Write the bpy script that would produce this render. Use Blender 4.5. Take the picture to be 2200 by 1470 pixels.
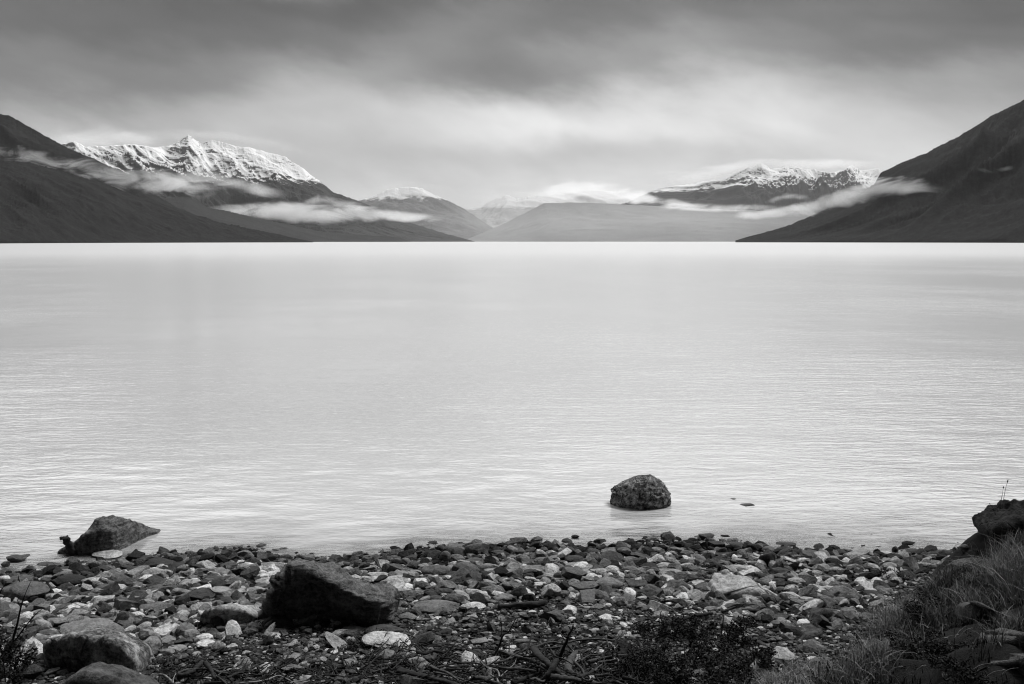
import bpy, math, random
import numpy as np
from math import radians as R, pi

# ------------------------------------------------------------------ scene, camera, light
for o in list(bpy.data.objects):
    bpy.data.objects.remove(o)
SC = bpy.context.scene
COL = SC.collection
PITCH, CAM_Z, FPX = R(5.77), 4.0, 2139.0
cd = bpy.data.cameras.new('camera')
cam = bpy.data.objects.new('camera', cd)
COL.objects.link(cam)
cam.location = (0, 0, CAM_Z)
cam.rotation_euler = (pi / 2 - PITCH, 0, 0)
cd.sensor_width = 36.0
cd.lens = 35.0
cd.clip_start, cd.clip_end = 0.1, 300000.0
SC.camera = cam
SC.view_settings.view_transform = 'Standard'
SC.view_settings.look = 'None'
SC.view_settings.exposure = 0.0
SC.view_settings.gamma = 1.0
SC.render.engine = 'CYCLES'
SC.cycles.use_denoising = True
SC.cycles.denoising_prefilter = 'ACCURATE'
SC.cycles.filter_width = 1.1
SC.cycles.sample_clamp_indirect = 4.0
SC.cycles.max_bounces = 6
SC.cycles.diffuse_bounces = 2
SC.cycles.glossy_bounces = 3
SC.cycles.transparent_max_bounces = 12
SC.cycles.volume_bounces = 3
SC.cycles.volume_step_rate = 1.0
SC.cycles.volume_max_steps = 128

SUN_EL, SUN_AZ = R(58), R(52)      # azimuth from +Y (over the lake) towards +X
sd = bpy.data.lights.new('sun', 'SUN')
sd.energy = 3.1
sd.angle = R(16)
sd.color = (1.0, 1.0, 1.0)
sun = bpy.data.objects.new('sun', sd)
COL.objects.link(sun)
sun.rotation_euler = (pi / 2 - SUN_EL, 0, -SUN_AZ + pi)
sun.rotation_euler = (-(pi / 2 - SUN_EL), 0, -SUN_AZ)

# ---- node helper: arithmetic on sockets
class N:
    def __init__(self, nt, s): self.nt, self.s = nt, s
    def _m(self, op, *a, clamp=False):
        n = self.nt.nodes.new('ShaderNodeMath'); n.operation = op; n.use_clamp = clamp
        for i, v in enumerate(a):
            if isinstance(v, N): self.nt.links.new(v.s, n.inputs[i])
            else: n.inputs[i].default_value = float(v)
        return N(self.nt, n.outputs[0])
    def __add__(s, o): return s._m('ADD', s, o)
    __radd__ = __add__
    def __sub__(s, o): return s._m('SUBTRACT', s, o)
    def __rsub__(s, o): return s._m('SUBTRACT', o, s)
    def __mul__(s, o): return s._m('MULTIPLY', s, o)
    __rmul__ = __mul__
    def __truediv__(s, o): return s._m('DIVIDE', s, o)
    def __pow__(s, o): return s._m('POWER', s, o)
    def f(s, op, *a, **k): return s._m(op, s, *a, **k)
    def sstep(s, a, b):
        n = s.nt.nodes.new('ShaderNodeMapRange'); n.interpolation_type = 'SMOOTHSTEP'
        s.nt.links.new(s.s, n.inputs[0])
        n.inputs[1].default_value, n.inputs[2].default_value = a, b
        n.inputs[3].default_value, n.inputs[4].default_value = 0, 1
        return N(s.nt, n.outputs[0])
    def ramp(s, pts, interp='LINEAR'):
        n = s.nt.nodes.new('ShaderNodeValToRGB'); s.nt.links.new(s.s, n.inputs[0])
        cr = n.color_ramp; cr.interpolation = interp
        while len(cr.elements) < len(pts): cr.elements.new(0.5)
        for e, (p, v) in zip(cr.elements, pts):
            e.position = p; e.color = (v, v, v, 1)
        b = s.nt.nodes.new('ShaderNodeRGBToBW'); s.nt.links.new(n.outputs[0], b.inputs[0])
        return N(s.nt, b.outputs[0])
def gauss(X, Y, x0, y0, sx, sy, amp, rot=0.0):
    c, s = math.cos(rot), math.sin(rot)
    dx, dy = X - x0, Y - y0
    u = (dx * c + dy * s) / sx
    v = (dy * c - dx * s) / sy
    q = (u * u + v * v) * -0.5
    return q.f('EXPONENT') * amp
def noise_node(nt, vec, scale, detail=4, rough=0.5, dist=0.0, kind='FBM'):
    n = nt.nodes.new('ShaderNodeTexNoise')
    n.inputs['Scale'].default_value = scale
    n.inputs['Detail'].default_value = detail
    n.inputs['Roughness'].default_value = rough
    n.inputs['Distortion'].default_value = dist
    if vec is not None: nt.links.new(vec, n.inputs['Vector'])
    return N(nt, n.outputs[0])
def mapping(nt, vec, loc=(0, 0, 0), rot=(0, 0, 0), scale=(1, 1, 1)):
    n = nt.nodes.new('ShaderNodeMapping')
    n.inputs[1].default_value, n.inputs[2].default_value, n.inputs[3].default_value = loc, rot, scale
    nt.links.new(vec, n.inputs[0]); return n.outputs[0]
def combine(nt, x, y, z):
    n = nt.nodes.new('ShaderNodeCombineXYZ')
    for i, v in enumerate((x, y, z)):
        if isinstance(v, N): nt.links.new(v.s, n.inputs[i])
        else: n.inputs[i].default_value = v
    return n.outputs[0]

# ---- overcast sky in the world, by direction
W = bpy.data.worlds.new('World'); SC.world = W; W.use_nodes = True
nt = W.node_tree; nt.nodes.clear()
tc = nt.nodes.new('ShaderNodeTexCoord')
sp = nt.nodes.new('ShaderNodeSeparateXYZ'); nt.links.new(tc.outputs['Generated'], sp.inputs[0])
dx, dy, dz = (N(nt, sp.outputs[i]) for i in range(3))
az = dx._m('ARCTAN2', dx, dy)
el = dz.f('ARCSINE')
# az, el in radians -> "cloud map" coordinates in units of 100 px of a 35 mm frame
X = az * 21.39
E = el * 21.39
warp = noise_node(nt, combine(nt, X * 0.16 + E * 0.16, E * 0.32, 0.0), 1.0, 3, 0.5)
warp2 = noise_node(nt, combine(nt, X * 0.5 + E * 0.5, E * 0.9, 3.7), 1.0, 5, 0.55)
Ew = E + (warp - 0.5) * 2.6 + (warp2 - 0.5) * 1.1 - X * 0.035
SKY_PTS = [(0.0, .62), (0.033, .66), (0.075, .66), (0.105, .68), (0.13, .62), (0.165, .33), (0.2, .17), (0.235, .12), (0.26, .24), (0.30, .60), (0.36, 1.15), (0.55, 1.7), (1.0, 1.98)]
base = (Ew / 21.39).ramp([(a, b * .5) for a, b in SKY_PTS], 'EASE') * 2.0
XX = X
def sg(px, py, sx, sy, amp, rot=0.0):
    global tot
    g_ = gauss(XX, E + (warp2 - 0.5) * 0.9, (px - 1100) / 100.0, (519 - py) / 100.0, sx / 100.0, sy / 100.0, abs(amp) if amp > 0 else max(amp * 1.9, -.62), rot)
    tot = tot + g_ if amp > 0 else tot * (g_ + 1.0)
tot = base
SKY_BLOBS = [
    (1200, 265, 330, 45, .20, 0), (1050, 175, 170, 32, -.22, -.1), (1960, 150, 280, 70, -.34, 0.0), (1350, 30, 420, 55, -.08, 0), (2150, 250, 120, 60, -.12, 0),
    (300, 225, 380, 75, -.22, 0), (820, 150, 230, 40, .10, .35), (500, 70, 260, 60, -.05, .1),
    (1600, 200, 120, 60, .05, 0), (1650, 60, 300, 50, .05, 0), (1150, 50, 140, 40, -.03, 0),
    (2150, 260, 160, 60, -.12, 0), (720, 320, 260, 60, -.12, 0), (1250, 335, 300, 22, -.10, 0), (60, 300, 200, 60, -.10, 0),
    (330, 330, 200, 45, .05, 0), (150, 110, 200, 60, -.03, 0),
]
for g_ in SKY_BLOBS: sg(*g_)
fine = noise_node(nt, combine(nt, X * 0.7 + E * 0.9, E * 0.9 - X * 0.25, 9.1), 1.0, 8, 0.62)
streak = noise_node(nt, combine(nt, X * 0.35 + E * 0.35, E * 0.6, 5.1), 1.0, 4, 0.5, 0.6)
cl = tot * ((fine - 0.5) * 0.22 + (streak - 0.5) * 0.45 + 1.0)
# sky dimmed at the sides and behind the viewer, added to shade near faces
side = az.f('ABSOLUTE').ramp([(0.0, 1.0), (0.42, 1.0), (0.75, .72), (1.0, .55)], 'EASE')
cl = cl * side
back = (dy * 0.5 + 0.5).sstep(0.40, 0.85) * 0.94 + 0.06
cl = (cl * back).f('MAXIMUM', 0.02)
STR = 0.12
sky = nt.nodes.new('ShaderNodeTexSky'); sky.sky_type = 'NISHITA'; sky.sun_disc = False
sky.sun_elevation = SUN_EL; sky.sun_rotation = SUN_AZ
bw = nt.nodes.new('ShaderNodeRGBToBW'); nt.links.new(sky.outputs[0], bw.inputs[0])
mixv = cl * (1.0 / STR) * 0.97 + N(nt, bw.outputs[0]).f('MINIMUM', 8.0) * 0.03
bg = nt.nodes.new('ShaderNodeBackground'); bg.inputs[1].default_value = STR
nt.links.new(mixv.s, bg.inputs[0])
wo = nt.nodes.new('ShaderNodeOutputWorld'); nt.links.new(bg.outputs[0], wo.inputs[0])

# ------------------------------------------------------------------ numeric helpers
rng = np.random.default_rng(7)
random.seed(7)
def _h(ix, iy, iz, seed):
    h = (ix.astype(np.int64) * 374761393 + iy.astype(np.int64) * 668265263 + iz.astype(np.int64) * 2147483647 + seed * 974634777) & 0xffffffff
    h = ((h ^ (h >> 13)) * 1274126177) & 0xffffffff
    h = ((h ^ (h >> 16)) * 2246822519) & 0xffffffff
    return ((h ^ (h >> 15)) & 0xffffff) / float(0xffffff)
def vnoise(x, y, z=None, seed=0):
    x = np.asarray(x, float); y = np.asarray(y, float)
    z = np.zeros_like(x) if z is None else np.asarray(z, float)
    ix, iy, iz = np.floor(x), np.floor(y), np.floor(z)
    fx, fy, fz = x - ix, y - iy, z - iz
    fx, fy, fz = (t * t * t * (t * (t * 6 - 15) + 10) for t in (fx, fy, fz))
    r = 0
    for a in (0, 1):
        for b in (0, 1):
            for c in (0, 1):
                w = (fx if a else 1 - fx) * (fy if b else 1 - fy) * (fz if c else 1 - fz)
                r = r + w * _h(ix + a, iy + b, iz + c, seed)
    return r * 2 - 1
def fbm(x, y, z=None, seed=0, oct=5, gain=0.5, lac=2.03, ridged=False):
    a, s, n = 1.0, 0, 0
    x = np.asarray(x, float); y = np.asarray(y, float)
    if z is not None: z = np.asarray(z, float)
    for k in range(oct):
        v = vnoise(x, y, z, seed + k * 17)
        if ridged: v = 1 - 2 * np.abs(v)
        s = s + a * v; n += a
        a *= gain; x = x * lac + 5.2; y = y * lac + 1.3
        if z is not None: z = z * lac + 2.7
    return s / n
def sstep(a, b, x):
    t = np.clip((np.asarray(x, float) - a) / (b - a), 0, 1)
    return t * t * (3 - 2 * t)

CP, SP = math.cos(PITCH), math.sin(PITCH)
def ray(px, py):
    u, v = (px - 1100) / FPX, (735 - py) / FPX
    return np.array([u, CP + v * SP, -SP + v * CP])
def at_y(px, py, Y):
    d = ray(px, py)
    return d * (Y / d[1]) + np.array([0, 0, CAM_Z])

# ------------------------------------------------------------------ mesh helpers
def new_mesh(name, V, F, smooth=True, tone=None, sharp=None):
    me = bpy.data.meshes.new(name)
    V = np.asarray(V, np.float32)
    if isinstance(F, np.ndarray) and F.ndim == 2:
        k = F.shape[1]; nf = len(F)
        me.vertices.add(len(V)); me.vertices.foreach_set('co', V.ravel())
        me.loops.add(nf * k); me.loops.foreach_set('vertex_index', F.astype(np.int32).ravel())
        me.polygons.add(nf); me.polygons.foreach_set('loop_start', np.arange(nf, dtype=np.int32) * k)
        me.update(calc_edges=True)
    else:
        me.from_pydata([tuple(map(float, v)) for v in V], [], F)
    me.polygons.foreach_set('use_smooth', np.full(len(me.polygons), smooth))
    if tone is not None:
        at = me.attributes.new('tone', 'FLOAT', 'POINT')
        at.data.foreach_set('value', np.asarray(tone, np.float32))
    me.update(); me.validate()
    return me
def link(name, me, mat=None, parent=None, label=None, cat=None, group=None, kind=None, loc=None):
    o = bpy.data.objects.new(name, me); COL.objects.link(o)
    if mat is not None and me is not None and not me.materials: me.materials.append(mat)
    if parent is not None: o.parent = parent
    if loc is not None: o.location = loc
    if label: o['label'] = label
    if cat: o['category'] = cat
    if group: o['group'] = group
    if kind: o['kind'] = kind
    return o
def grid_faces(n, m, wrap=False):
    i = np.arange(n - 1)[:, None]; j = np.arange(m if wrap else m - 1)[None, :]
    j2 = (j + 1) % m
    a = i * m + j; b = i * m + j2; c = (i + 1) * m + j2; d = (i + 1) * m + j
    return np.stack([a, b, c, d], -1).reshape(-1, 4)
_ico = {}
def ico(sub):
    if sub in _ico: return _ico[sub]
    import bmesh
    bm = bmesh.new(); bmesh.ops.create_icosphere(bm, subdivisions=sub, radius=1.0)
    V = np.array([v.co[:] for v in bm.verts]); F = np.array([[v.index for v in f.verts] for f in bm.faces])
    bm.free(); _ico[sub] = (V, F); return _ico[sub]

# ------------------------------------------------------------------ materials
def mat_new(name):
    m = bpy.data.materials.new(name); m.use_nodes = True
    nt = m.node_tree; nt.nodes.clear()
    out = nt.nodes.new('ShaderNodeOutputMaterial')
    return m, nt, out
def principled(nt, out, base, rough=0.8, bump=None, spec=0.5, bstr=0.5, bdist=0.01):
    p = nt.nodes.new('ShaderNodeBsdfPrincipled')
    for k, v in (('Base Color', base), ('Roughness', rough), ('Specular IOR Level', spec)):
        if isinstance(v, N): nt.links.new(v.s, p.inputs[k])
        elif k == 'Base Color': p.inputs[k].default_value = (v, v, v, 1)
        else: p.inputs[k].default_value = v
    if bump is not None:
        b = nt.nodes.new('ShaderNodeBump'); b.inputs['Strength'].default_value = bstr; b.inputs['Distance'].default_value = bdist
        nt.links.new(bump.s, b.inputs['Height']); nt.links.new(b.outputs[0], p.inputs['Normal'])
    nt.links.new(p.outputs[0], out.inputs[0]); return p
def objcoord(nt):
    t = nt.nodes.new('ShaderNodeTexCoord'); return t.outputs['Object']
def poscoord(nt):
    t = nt.nodes.new('ShaderNodeNewGeometry'); return t.outputs['Position']

def stone_mat(name, source, rough0=0.85, strata=0.0, fleck=0.0, crack=0.0, contrast=1.0, scale=1.0, tilt=(0.25, 0.15, 0.3)):
    """tone comes from the object's own colour (source='obj'), a per-stone mesh value ('attr') or a number"""
    m, nt, out = mat_new(name)
    pos = poscoord(nt)
    wet = None
    if source == 'obj':
        oi = nt.nodes.new('ShaderNodeObjectInfo')
        b = nt.nodes.new('ShaderNodeRGBToBW'); nt.links.new(oi.outputs['Color'], b.inputs[0]); tone = N(nt, b.outputs[0])
        wet = N(nt, oi.outputs['Alpha'])
        rnd = N(nt, oi.outputs['Random'])
    elif source == 'attr':
        a = nt.nodes.new('ShaderNodeAttribute'); a.attribute_name = 'tone'; tone = N(nt, a.outputs['Fac']); rnd = tone
    else:
        v = nt.nodes.new('ShaderNodeValue'); v.outputs[0].default_value = source; tone = N(nt, v.outputs[0]); rnd = tone
    n1 = noise_node(nt, pos, 9 * scale, 7, 0.68)
    n2 = noise_node(nt, pos, 38 * scale, 5, 0.7)
    n3 = noise_node(nt, pos, 160 * scale, 3, 0.6)
    k = (n1 - 0.5) * (3.8 * contrast) + (n2 - 0.5) * (3.4 * contrast) + (n3 - 0.5) * 0.6 + 1.0
    if strata:
        ly = noise_node(nt, mapping(nt, pos, rot=tilt, scale=(2, 2, 38 * scale)), 1.0, 4, 0.65, 0.3)
        k = k + (ly - 0.5) * strata
    h = n1 * 0.5 + n2 * 0.35 + n3 * 0.15
    if strata: h = h + ly * 0.5 * strata
    if crack:
        vo = nt.nodes.new('ShaderNodeTexVoronoi'); vo.feature = 'DISTANCE_TO_EDGE'; vo.inputs['Scale'].default_value = 2.2 * scale
        dsp = noise_node(nt, pos, 3, 5, 0.6)
        nt.links.new(combine(nt, *[N(nt, s) + (dsp - 0.5) * 0.12 for s in _sep(nt, pos)]), vo.inputs['Vector'])
        cr = N(nt, vo.outputs['Distance']).sstep(0.0, 0.03)
        k = k * (cr * crack + (1 - crack)); h = h + cr * 0.3
    if fleck:
        fl = noise_node(nt, pos, 9 * scale, 7, 0.75).sstep(0.50, 0.62)
        k = k + fl * fleck
    colr = (tone * k.f('MAXIMUM', 0.15)).f('MAXIMUM', 0.008).f('MINIMUM', 0.8)
    if wet is not None:
        rough = wet * 0.28 + 0.34
        principled(nt, out, colr, rough, h, 0.22, 0.9, 0.07 / scale)
    else:
        principled(nt, out, colr, rough0, h, 0.12, 0.9, 0.07 / scale)
    return m
def _sep(nt, vec):
    s = nt.nodes.new('ShaderNodeSeparateXYZ'); nt.links.new(vec, s.inputs[0]); return s.outputs[0], s.outputs[1], s.outputs[2]
M_STONE = stone_mat('stone', 'obj', contrast=0.8)
M_STRIPE = stone_mat('banded_stone', 'obj', strata=1.1, contrast=0.7)
M_FILL = stone_mat('cobble_mix', 'attr', contrast=0.7)
# ------------------------------------------------------------------ ground shape
_sx = [-60, -12, -6.2, -4.5, -2, 0, 2, 4, 5.6, 8, 12, 60]
_sy = [11.0, 11.6, 11.9, 12.1, 12.4, 12.6, 12.75, 12.65, 12.4, 12.3, 12.6, 16]
def shore(x): return np.interp(x, _sx, _sy) - .15 + 0.16 * vnoise(np.asarray(x) * 0.9, np.asarray(x) * 0, seed=3) + 0.08 * vnoise(np.asarray(x) * 2.7, np.asarray(x) * 0, seed=4)
# foot line of the grassy bank: signed distance, positive on the bank
_fx = np.array([-0.6, 1.9, 2.9, 3.9, 4.8, 5.9, 9.0]); _fy = np.array([5.0, 7.07, 8.6, 10.1, 11.2, 12.0, 12.6])
def footd(x, y):
    x = np.asarray(x, float); y = np.asarray(y, float)
    best = np.full(np.broadcast(x, y).shape, 1e9); sg = np.ones_like(best)
    for i in range(len(_fx) - 1):
        ax, ay, bx, by = _fx[i], _fy[i], _fx[i + 1], _fy[i + 1]
        ex, ey = bx - ax, by - ay; L2 = ex * ex + ey * ey
        t = ((x - ax) * ex + (y - ay) * ey) / L2
        if i == 0: t = np.minimum(t, 1)
        elif i == len(_fx) - 2: t = np.maximum(t, 0)
        else: t = np.clip(t, 0, 1)
        qx, qy = x - ax - t * ex, y - ay - t * ey
        d = np.hypot(qx, qy); s = np.sign(ey * (x - ax) - ex * (y - ay))
        m = d < best
        best = np.where(m, d, best); sg = np.where(m, s, sg)
    return best * sg
def G(x, y):
    x = np.asarray(x, float); y = np.asarray(y, float)
    b = shore(x) - y
    z = np.where(b > 0, 0.03 + 0.115 * b, 0.03 + 0.16 * b)
    z = np.maximum(z, -3.5 + 0 * z)
    z = z + 0.035 * vnoise(x * 0.8, y * 0.8, seed=11) + 0.015 * vnoise(x * 2.9, y * 2.9, seed=12)
    z = z + 1.3 * sstep(5.8, 0.5, y) + np.clip(-y - 2, 0, 1e9) * 0.95 * (1 - np.exp(-np.clip(-y, 0, 1e9) / 8))  # unseen slope behind the camera, added and steepened to block sky light
    s = footd(x, y) + 0.25 * vnoise(x * 1.1, y * 1.1, seed=21)
    h = 0.66 * sstep(0.0, 2.0, s) + 0.58 * sstep(0.2, 1.6, s) * sstep(7.5, 9.3, y) * sstep(3.6, 4.7, x)
    h = h + 0.16 * vnoise(x * 1.7, y * 1.7, seed=22) * sstep(0.1, 0.9, s)
    h = h * sstep(12.3, 10.2, y) * sstep(3.0, 6.0, y)
    return np.minimum(z + h, 260.0)
def ground_at(px, py, lift=0.0):
    d = ray(px, py); t = np.arange(3.0, 60.0, 0.01)
    P = d[None, :] * t[:, None] + np.array([0, 0, CAM_Z])
    below = P[:, 2] < G(P[:, 0], P[:, 1]).clip(0.0) + lift
    k = int(np.argmax(below)) if below.any() else len(t) - 1
    return P[k]
def px_of(x, y, z):
    """photo pixel of a point: used only to find which stones the photo shows largest"""
    dz = z - CAM_Z
    dep = y * CP - dz * SP; up = y * SP + dz * CP
    return 1100 + FPX * x / dep, 735 - FPX * up / dep

def axis(lo, hi, fine_lo, fine_hi, step, ratio=1.25):
    a = list(np.arange(fine_lo, fine_hi + 1e-6, step)); s = step; v = fine_hi
    while v < hi: s *= ratio; v += s; a.append(min(v, hi))
    s = step; v = fine_lo; b = []
    while v > lo: s *= ratio; v -= s; b.append(max(v, lo))
    return np.array(b[::-1] + a)
# ---- ground
xs = axis(-50000, 50000, -7.5, 7.5, 0.035); ys = axis(-400, 50000, 4.5, 13.2, 0.035)
XG, YG = np.meshgrid(xs, ys)
ZG = G(XG, YG)
near = sstep(15, 13, YG) * sstep(3, 5, YG)
ZG = ZG + near * (0.012 * fbm(XG * 14, YG * 14, seed=31, oct=3) + 0.03 * sstep(0.0, .4, footd(XG, YG)) * fbm(XG * 5, YG * 5, seed=33, oct=4))
me = new_mesh('ground', np.stack([XG, YG, ZG], -1).reshape(-1, 3), grid_faces(len(ys), len(xs)))
m, nt, out = mat_new('dark_wet_soil')
pos = poscoord(nt)
c = noise_node(nt, pos, 18, 6, 0.7) * 0.03 + noise_node(nt, pos, 120, 4, 0.7) * 0.03 - 0.014
principled(nt, out, c.f('MAXIMUM', 0.006), 0.9, noise_node(nt, pos, 90, 5, 0.7), 0.06, 0.9, 0.02)
link('ground', me, m, kind='structure', label='dark soil and gravel of the beach and grassy bank')

# ---- water: milky glacial lake, shallow edge lets the bed show through
xs = axis(-50000, 50000, -9, 9, 0.12); ys = axis(8.5, 50000, 9.5, 17, 0.08, 1.2)
XG, YG = np.meshgrid(xs, ys)
dep = -G(XG, YG)
tone = 1 - np.exp(-np.clip(dep + .05 * fbm(XG * 3, YG * 5, seed=44, oct=4), 0, 9) * 5.5)
ZW = 0.012 * fbm(XG * 1.2, YG * 2.2, seed=41, oct=3) * sstep(40, 14, YG)
me = new_mesh('lake_water', np.stack([XG, YG, ZW], -1).reshape(-1, 3), grid_faces(len(ys), len(xs)), tone=tone.ravel())
m, nt, out = mat_new('milky_lake_water')
pos = poscoord(nt)
px_, py_, pz_ = (N(nt, s) for s in _sep(nt, pos))
dist = (px_ * px_ + py_ * py_).f('SQRT')
def wn(sx, sy, det, seed, rot=0.0, dist_=0.4):
    return noise_node(nt, mapping(nt, pos, loc=(seed, seed * 2, seed), rot=(0, 0, rot), scale=(sx, sy, 1)), 1.0, det, 0.55, dist_)
r1 = wn(1.8, 5.0, 3, 1.3, 0.12)
r2 = wn(5.5, 13.0, 3, 7.7, -0.2)
r3 = wn(0.35, 1.3, 3, 4.1, 0.1)
r4 = wn(0.02, 0.12, 4, 2.2, 0.05)
patch = noise_node(nt, mapping(nt, pos, scale=(0.05, 0.035, 1)), 1.0, 4, 0.55)
ratio = px_ / py_.f('MAXIMUM', 4.0)
windy = (ratio.sstep(-0.15, 0.45) * 0.6 + 0.4 + (ratio * -1).sstep(0.33, 0.55) * 0.6) * (patch.sstep(0.3, 0.65) * 0.8 + 0.35)
fade = (dist / 60.0 + 1.0) ** -1.0
hgt = (r1 * 0.040 + r2 * 0.018 + r3 * 0.055 + r4 * 0.20) * windy
bmp = nt.nodes.new('ShaderNodeBump'); bmp.inputs['Strength'].default_value = 1.0; bmp.inputs['Distance'].default_value = 1.0
nt.links.new((hgt * 1.0).s, bmp.inputs['Height'])
at = nt.nodes.new('ShaderNodeAttribute'); at.attribute_name = 'tone'
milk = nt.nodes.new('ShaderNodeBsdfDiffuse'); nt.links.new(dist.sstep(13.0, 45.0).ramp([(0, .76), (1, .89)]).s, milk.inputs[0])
nt.links.new(bmp.outputs[0], milk.inputs['Normal'])
tr = nt.nodes.new('ShaderNodeBsdfTransparent'); tr.inputs[0].default_value = (.85, .85, .85, 1)
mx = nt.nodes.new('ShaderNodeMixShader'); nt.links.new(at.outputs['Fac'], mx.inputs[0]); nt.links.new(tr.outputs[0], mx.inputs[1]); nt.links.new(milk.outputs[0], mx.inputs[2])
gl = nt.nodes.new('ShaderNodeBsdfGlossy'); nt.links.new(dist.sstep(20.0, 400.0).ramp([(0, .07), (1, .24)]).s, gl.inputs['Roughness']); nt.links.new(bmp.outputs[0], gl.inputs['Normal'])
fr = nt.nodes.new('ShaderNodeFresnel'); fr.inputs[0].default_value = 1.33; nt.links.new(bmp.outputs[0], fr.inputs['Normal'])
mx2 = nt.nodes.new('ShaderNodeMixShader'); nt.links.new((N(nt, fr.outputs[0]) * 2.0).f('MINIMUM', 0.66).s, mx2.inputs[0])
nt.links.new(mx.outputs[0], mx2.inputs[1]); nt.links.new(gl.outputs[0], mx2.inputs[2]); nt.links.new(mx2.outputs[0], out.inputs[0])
link('lake_water', me, m, kind='structure', label='pale milky lake water with fine ripples')

# ------------------------------------------------------------------ mountains
def mountain_mat(name, rock, snowline=None, snow_w=60, snow=0.92, fine=1.0, var=1.2):
    m, nt, out = mat_new(name)
    pos = poscoord(nt)
    gx = nt.nodes.new('ShaderNodeNewGeometry'); nz = N(nt, _sep(nt, gx.outputs['Normal'])[2])
    z = N(nt, _sep(nt, pos)[2])
    n = noise_node(nt, mapping(nt, pos, scale=(.001, .001, .001)), 9 * fine, 7, 0.62)
    n2 = noise_node(nt, mapping(nt, pos, scale=(.001, .001, .002)), 60 * fine, 5, 0.65)
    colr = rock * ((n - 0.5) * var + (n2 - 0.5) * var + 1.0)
    if snowline is not None:
        nn = noise_node(nt, mapping(nt, pos, scale=(.001, .001, .0022)), 7 * fine, 8, 0.7)
        sm = (z + (nn - 0.5) * (4.2 * snow_w) + (nz - 0.7) * (3.0 * snow_w)).sstep(snowline, snowline + snow_w)
        bare = noise_node(nt, mapping(nt, pos, scale=(.001, .001, .004)), 16 * fine, 6, 0.7)
        big = noise_node(nt, mapping(nt, pos, scale=(.001, .001, .0025)), 2.6 * fine, 3, 0.5)
        sm = sm * ((bare + (nz - 0.66) * 0.7 + (big - 0.5) * 0.55).sstep(0.38, 0.47) * 0.92 + 0.08)
        colr = colr * (1 - sm) + sm * snow
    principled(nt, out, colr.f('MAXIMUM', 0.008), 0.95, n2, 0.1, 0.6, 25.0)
    return m
def ridge(ridge_px, base_y, crest_y, mat, label, seed, amp=0.16, gull=1.0, cols=600, rows=70, jag=2.0, prof=1.15, name='mountain', trees=0.0, wl=900.0, shear=.5, ystr=1.0):
    """one mountain: crest line and foot at their own distances, gullied slopes, and a far side"""
    ridge_px = np.array(ridge_px, float)
    px = np.linspace(ridge_px[0, 0], ridge_px[-1, 0], cols)
    py = np.interp(px, ridge_px[:, 0], ridge_px[:, 1])
    jg = fbm(px * 0.045, px * 0, seed=seed, oct=6, gain=0.62, ridged=jag > 3.2) * jag
    if trees: jg = jg - trees * np.abs(fbm(px * 0.35, px * 0, seed=seed + 5, oct=3, gain=0.7)) * 1.4
    py = np.minimum(py + jg * sstep(0, 25, 519 - py), 518.5)
    t0 = (px - px[0]) / (px[-1] - px[0])
    Yb = np.interp(t0, np.linspace(0, 1, len(base_y)), base_y)
    Yc = np.interp(t0, np.linspace(0, 1, len(crest_y)), crest_y)
    V = []
    tt = np.concatenate([np.linspace(0, 1, rows), [1.12, 1.5, 2.2]])
    C = np.array([at_y(a, b, c) for a, b, c in zip(px, py, Yc)])
    B = np.array([at_y(a, 519.5, c) for a, c in zip(px, Yb)])
    H = np.maximum(C[:, 2], 1.0)
    kk_ = np.hanning(31); kk_ /= kk_.sum(); Hs = np.minimum(np.convolve(np.pad(H, 15, 'edge'), kk_, 'valid'), H * 1.02)
    for t in tt:
        tcl = min(t, 1.0)
        Xr = B[:, 0] + (C[:, 0] - B[:, 0]) * t
        Yr = B[:, 1] + (C[:, 1] - B[:, 1]) * t
        if t <= 1:
            z = (Hs + (H - Hs) * t ** 25) * (t ** prof)
            win = math.sin(pi * min(tcl, 1)) ** 0.7 if 0 < tcl < 1 else 0
            win = win * 0.85 + (0.15 if 0.3 < tcl < 1 else 0)
            wx = vnoise(Xr / (wl * 1.7), Yr / (wl * 1.7), seed=seed + 3) * .9; wy = vnoise(Xr / (wl * 1.7) + 7, Yr / (wl * 1.7), seed=seed + 4) * .9
            g1 = fbm(Xr / wl + wx + shear * Yr / wl, Yr / (wl * ystr) + wy, seed=seed + 9, oct=7, gain=0.52, ridged=True)
            z = z + Hs * amp * win * g1 * gull
            # nothing on the near slope may rise above the crest as seen from the shore
            lim = (C[:, 2] - CAM_Z) * (Yr / C[:, 1]) + CAM_Z
            if t < 1: z = np.minimum(z, lim - (1 - t) * 0.01 * H)
            z = np.where(t == 0, -20.0, z)
        else:
            z = H * (1 - (t - 1) * 0.9) - 5
        V.append(np.stack([Xr, Yr, z], -1))
    V = np.array(V)
    me = new_mesh(name, V.reshape(-1, 3), grid_faces(len(tt), cols))
    return link(name, me, mat, kind='structure', label=label)
MD = mountain_mat('dark_forest_slope', 0.015, fine=4.0, var=3.0)
MD2 = mountain_mat('dark_wooded_slope', 0.014, fine=4.0, var=3.0)
ridge([(-700, 130), (-300, 235), (0, 345), (60, 350), (110, 362), (180, 383), (240, 400), (300, 425), (340, 437), (400, 455), (470, 478), (560, 497), (620, 509), (672, 519)],
      (900, 1200, 1900, 3000, 4200), (2900, 3000, 3200, 3800, 4400), MD, 'dark forested slope running down to the lake at the left edge', 101, amp=.2, trees=3.0, name='hill', wl=420)
ridge([(-700, -60), (-200, 160), (0, 245), (22, 250), (60, 272), (100, 295), (150, 322), (200, 341), (248, 364), (300, 400), (370, 440), (450, 480)],
      (3300, 3600, 4300), (5200, 5200, 5600), MD2, 'higher dark slope behind the mist at the left edge', 131, amp=.16, trees=2.5, name='hill', wl=500)
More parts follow.
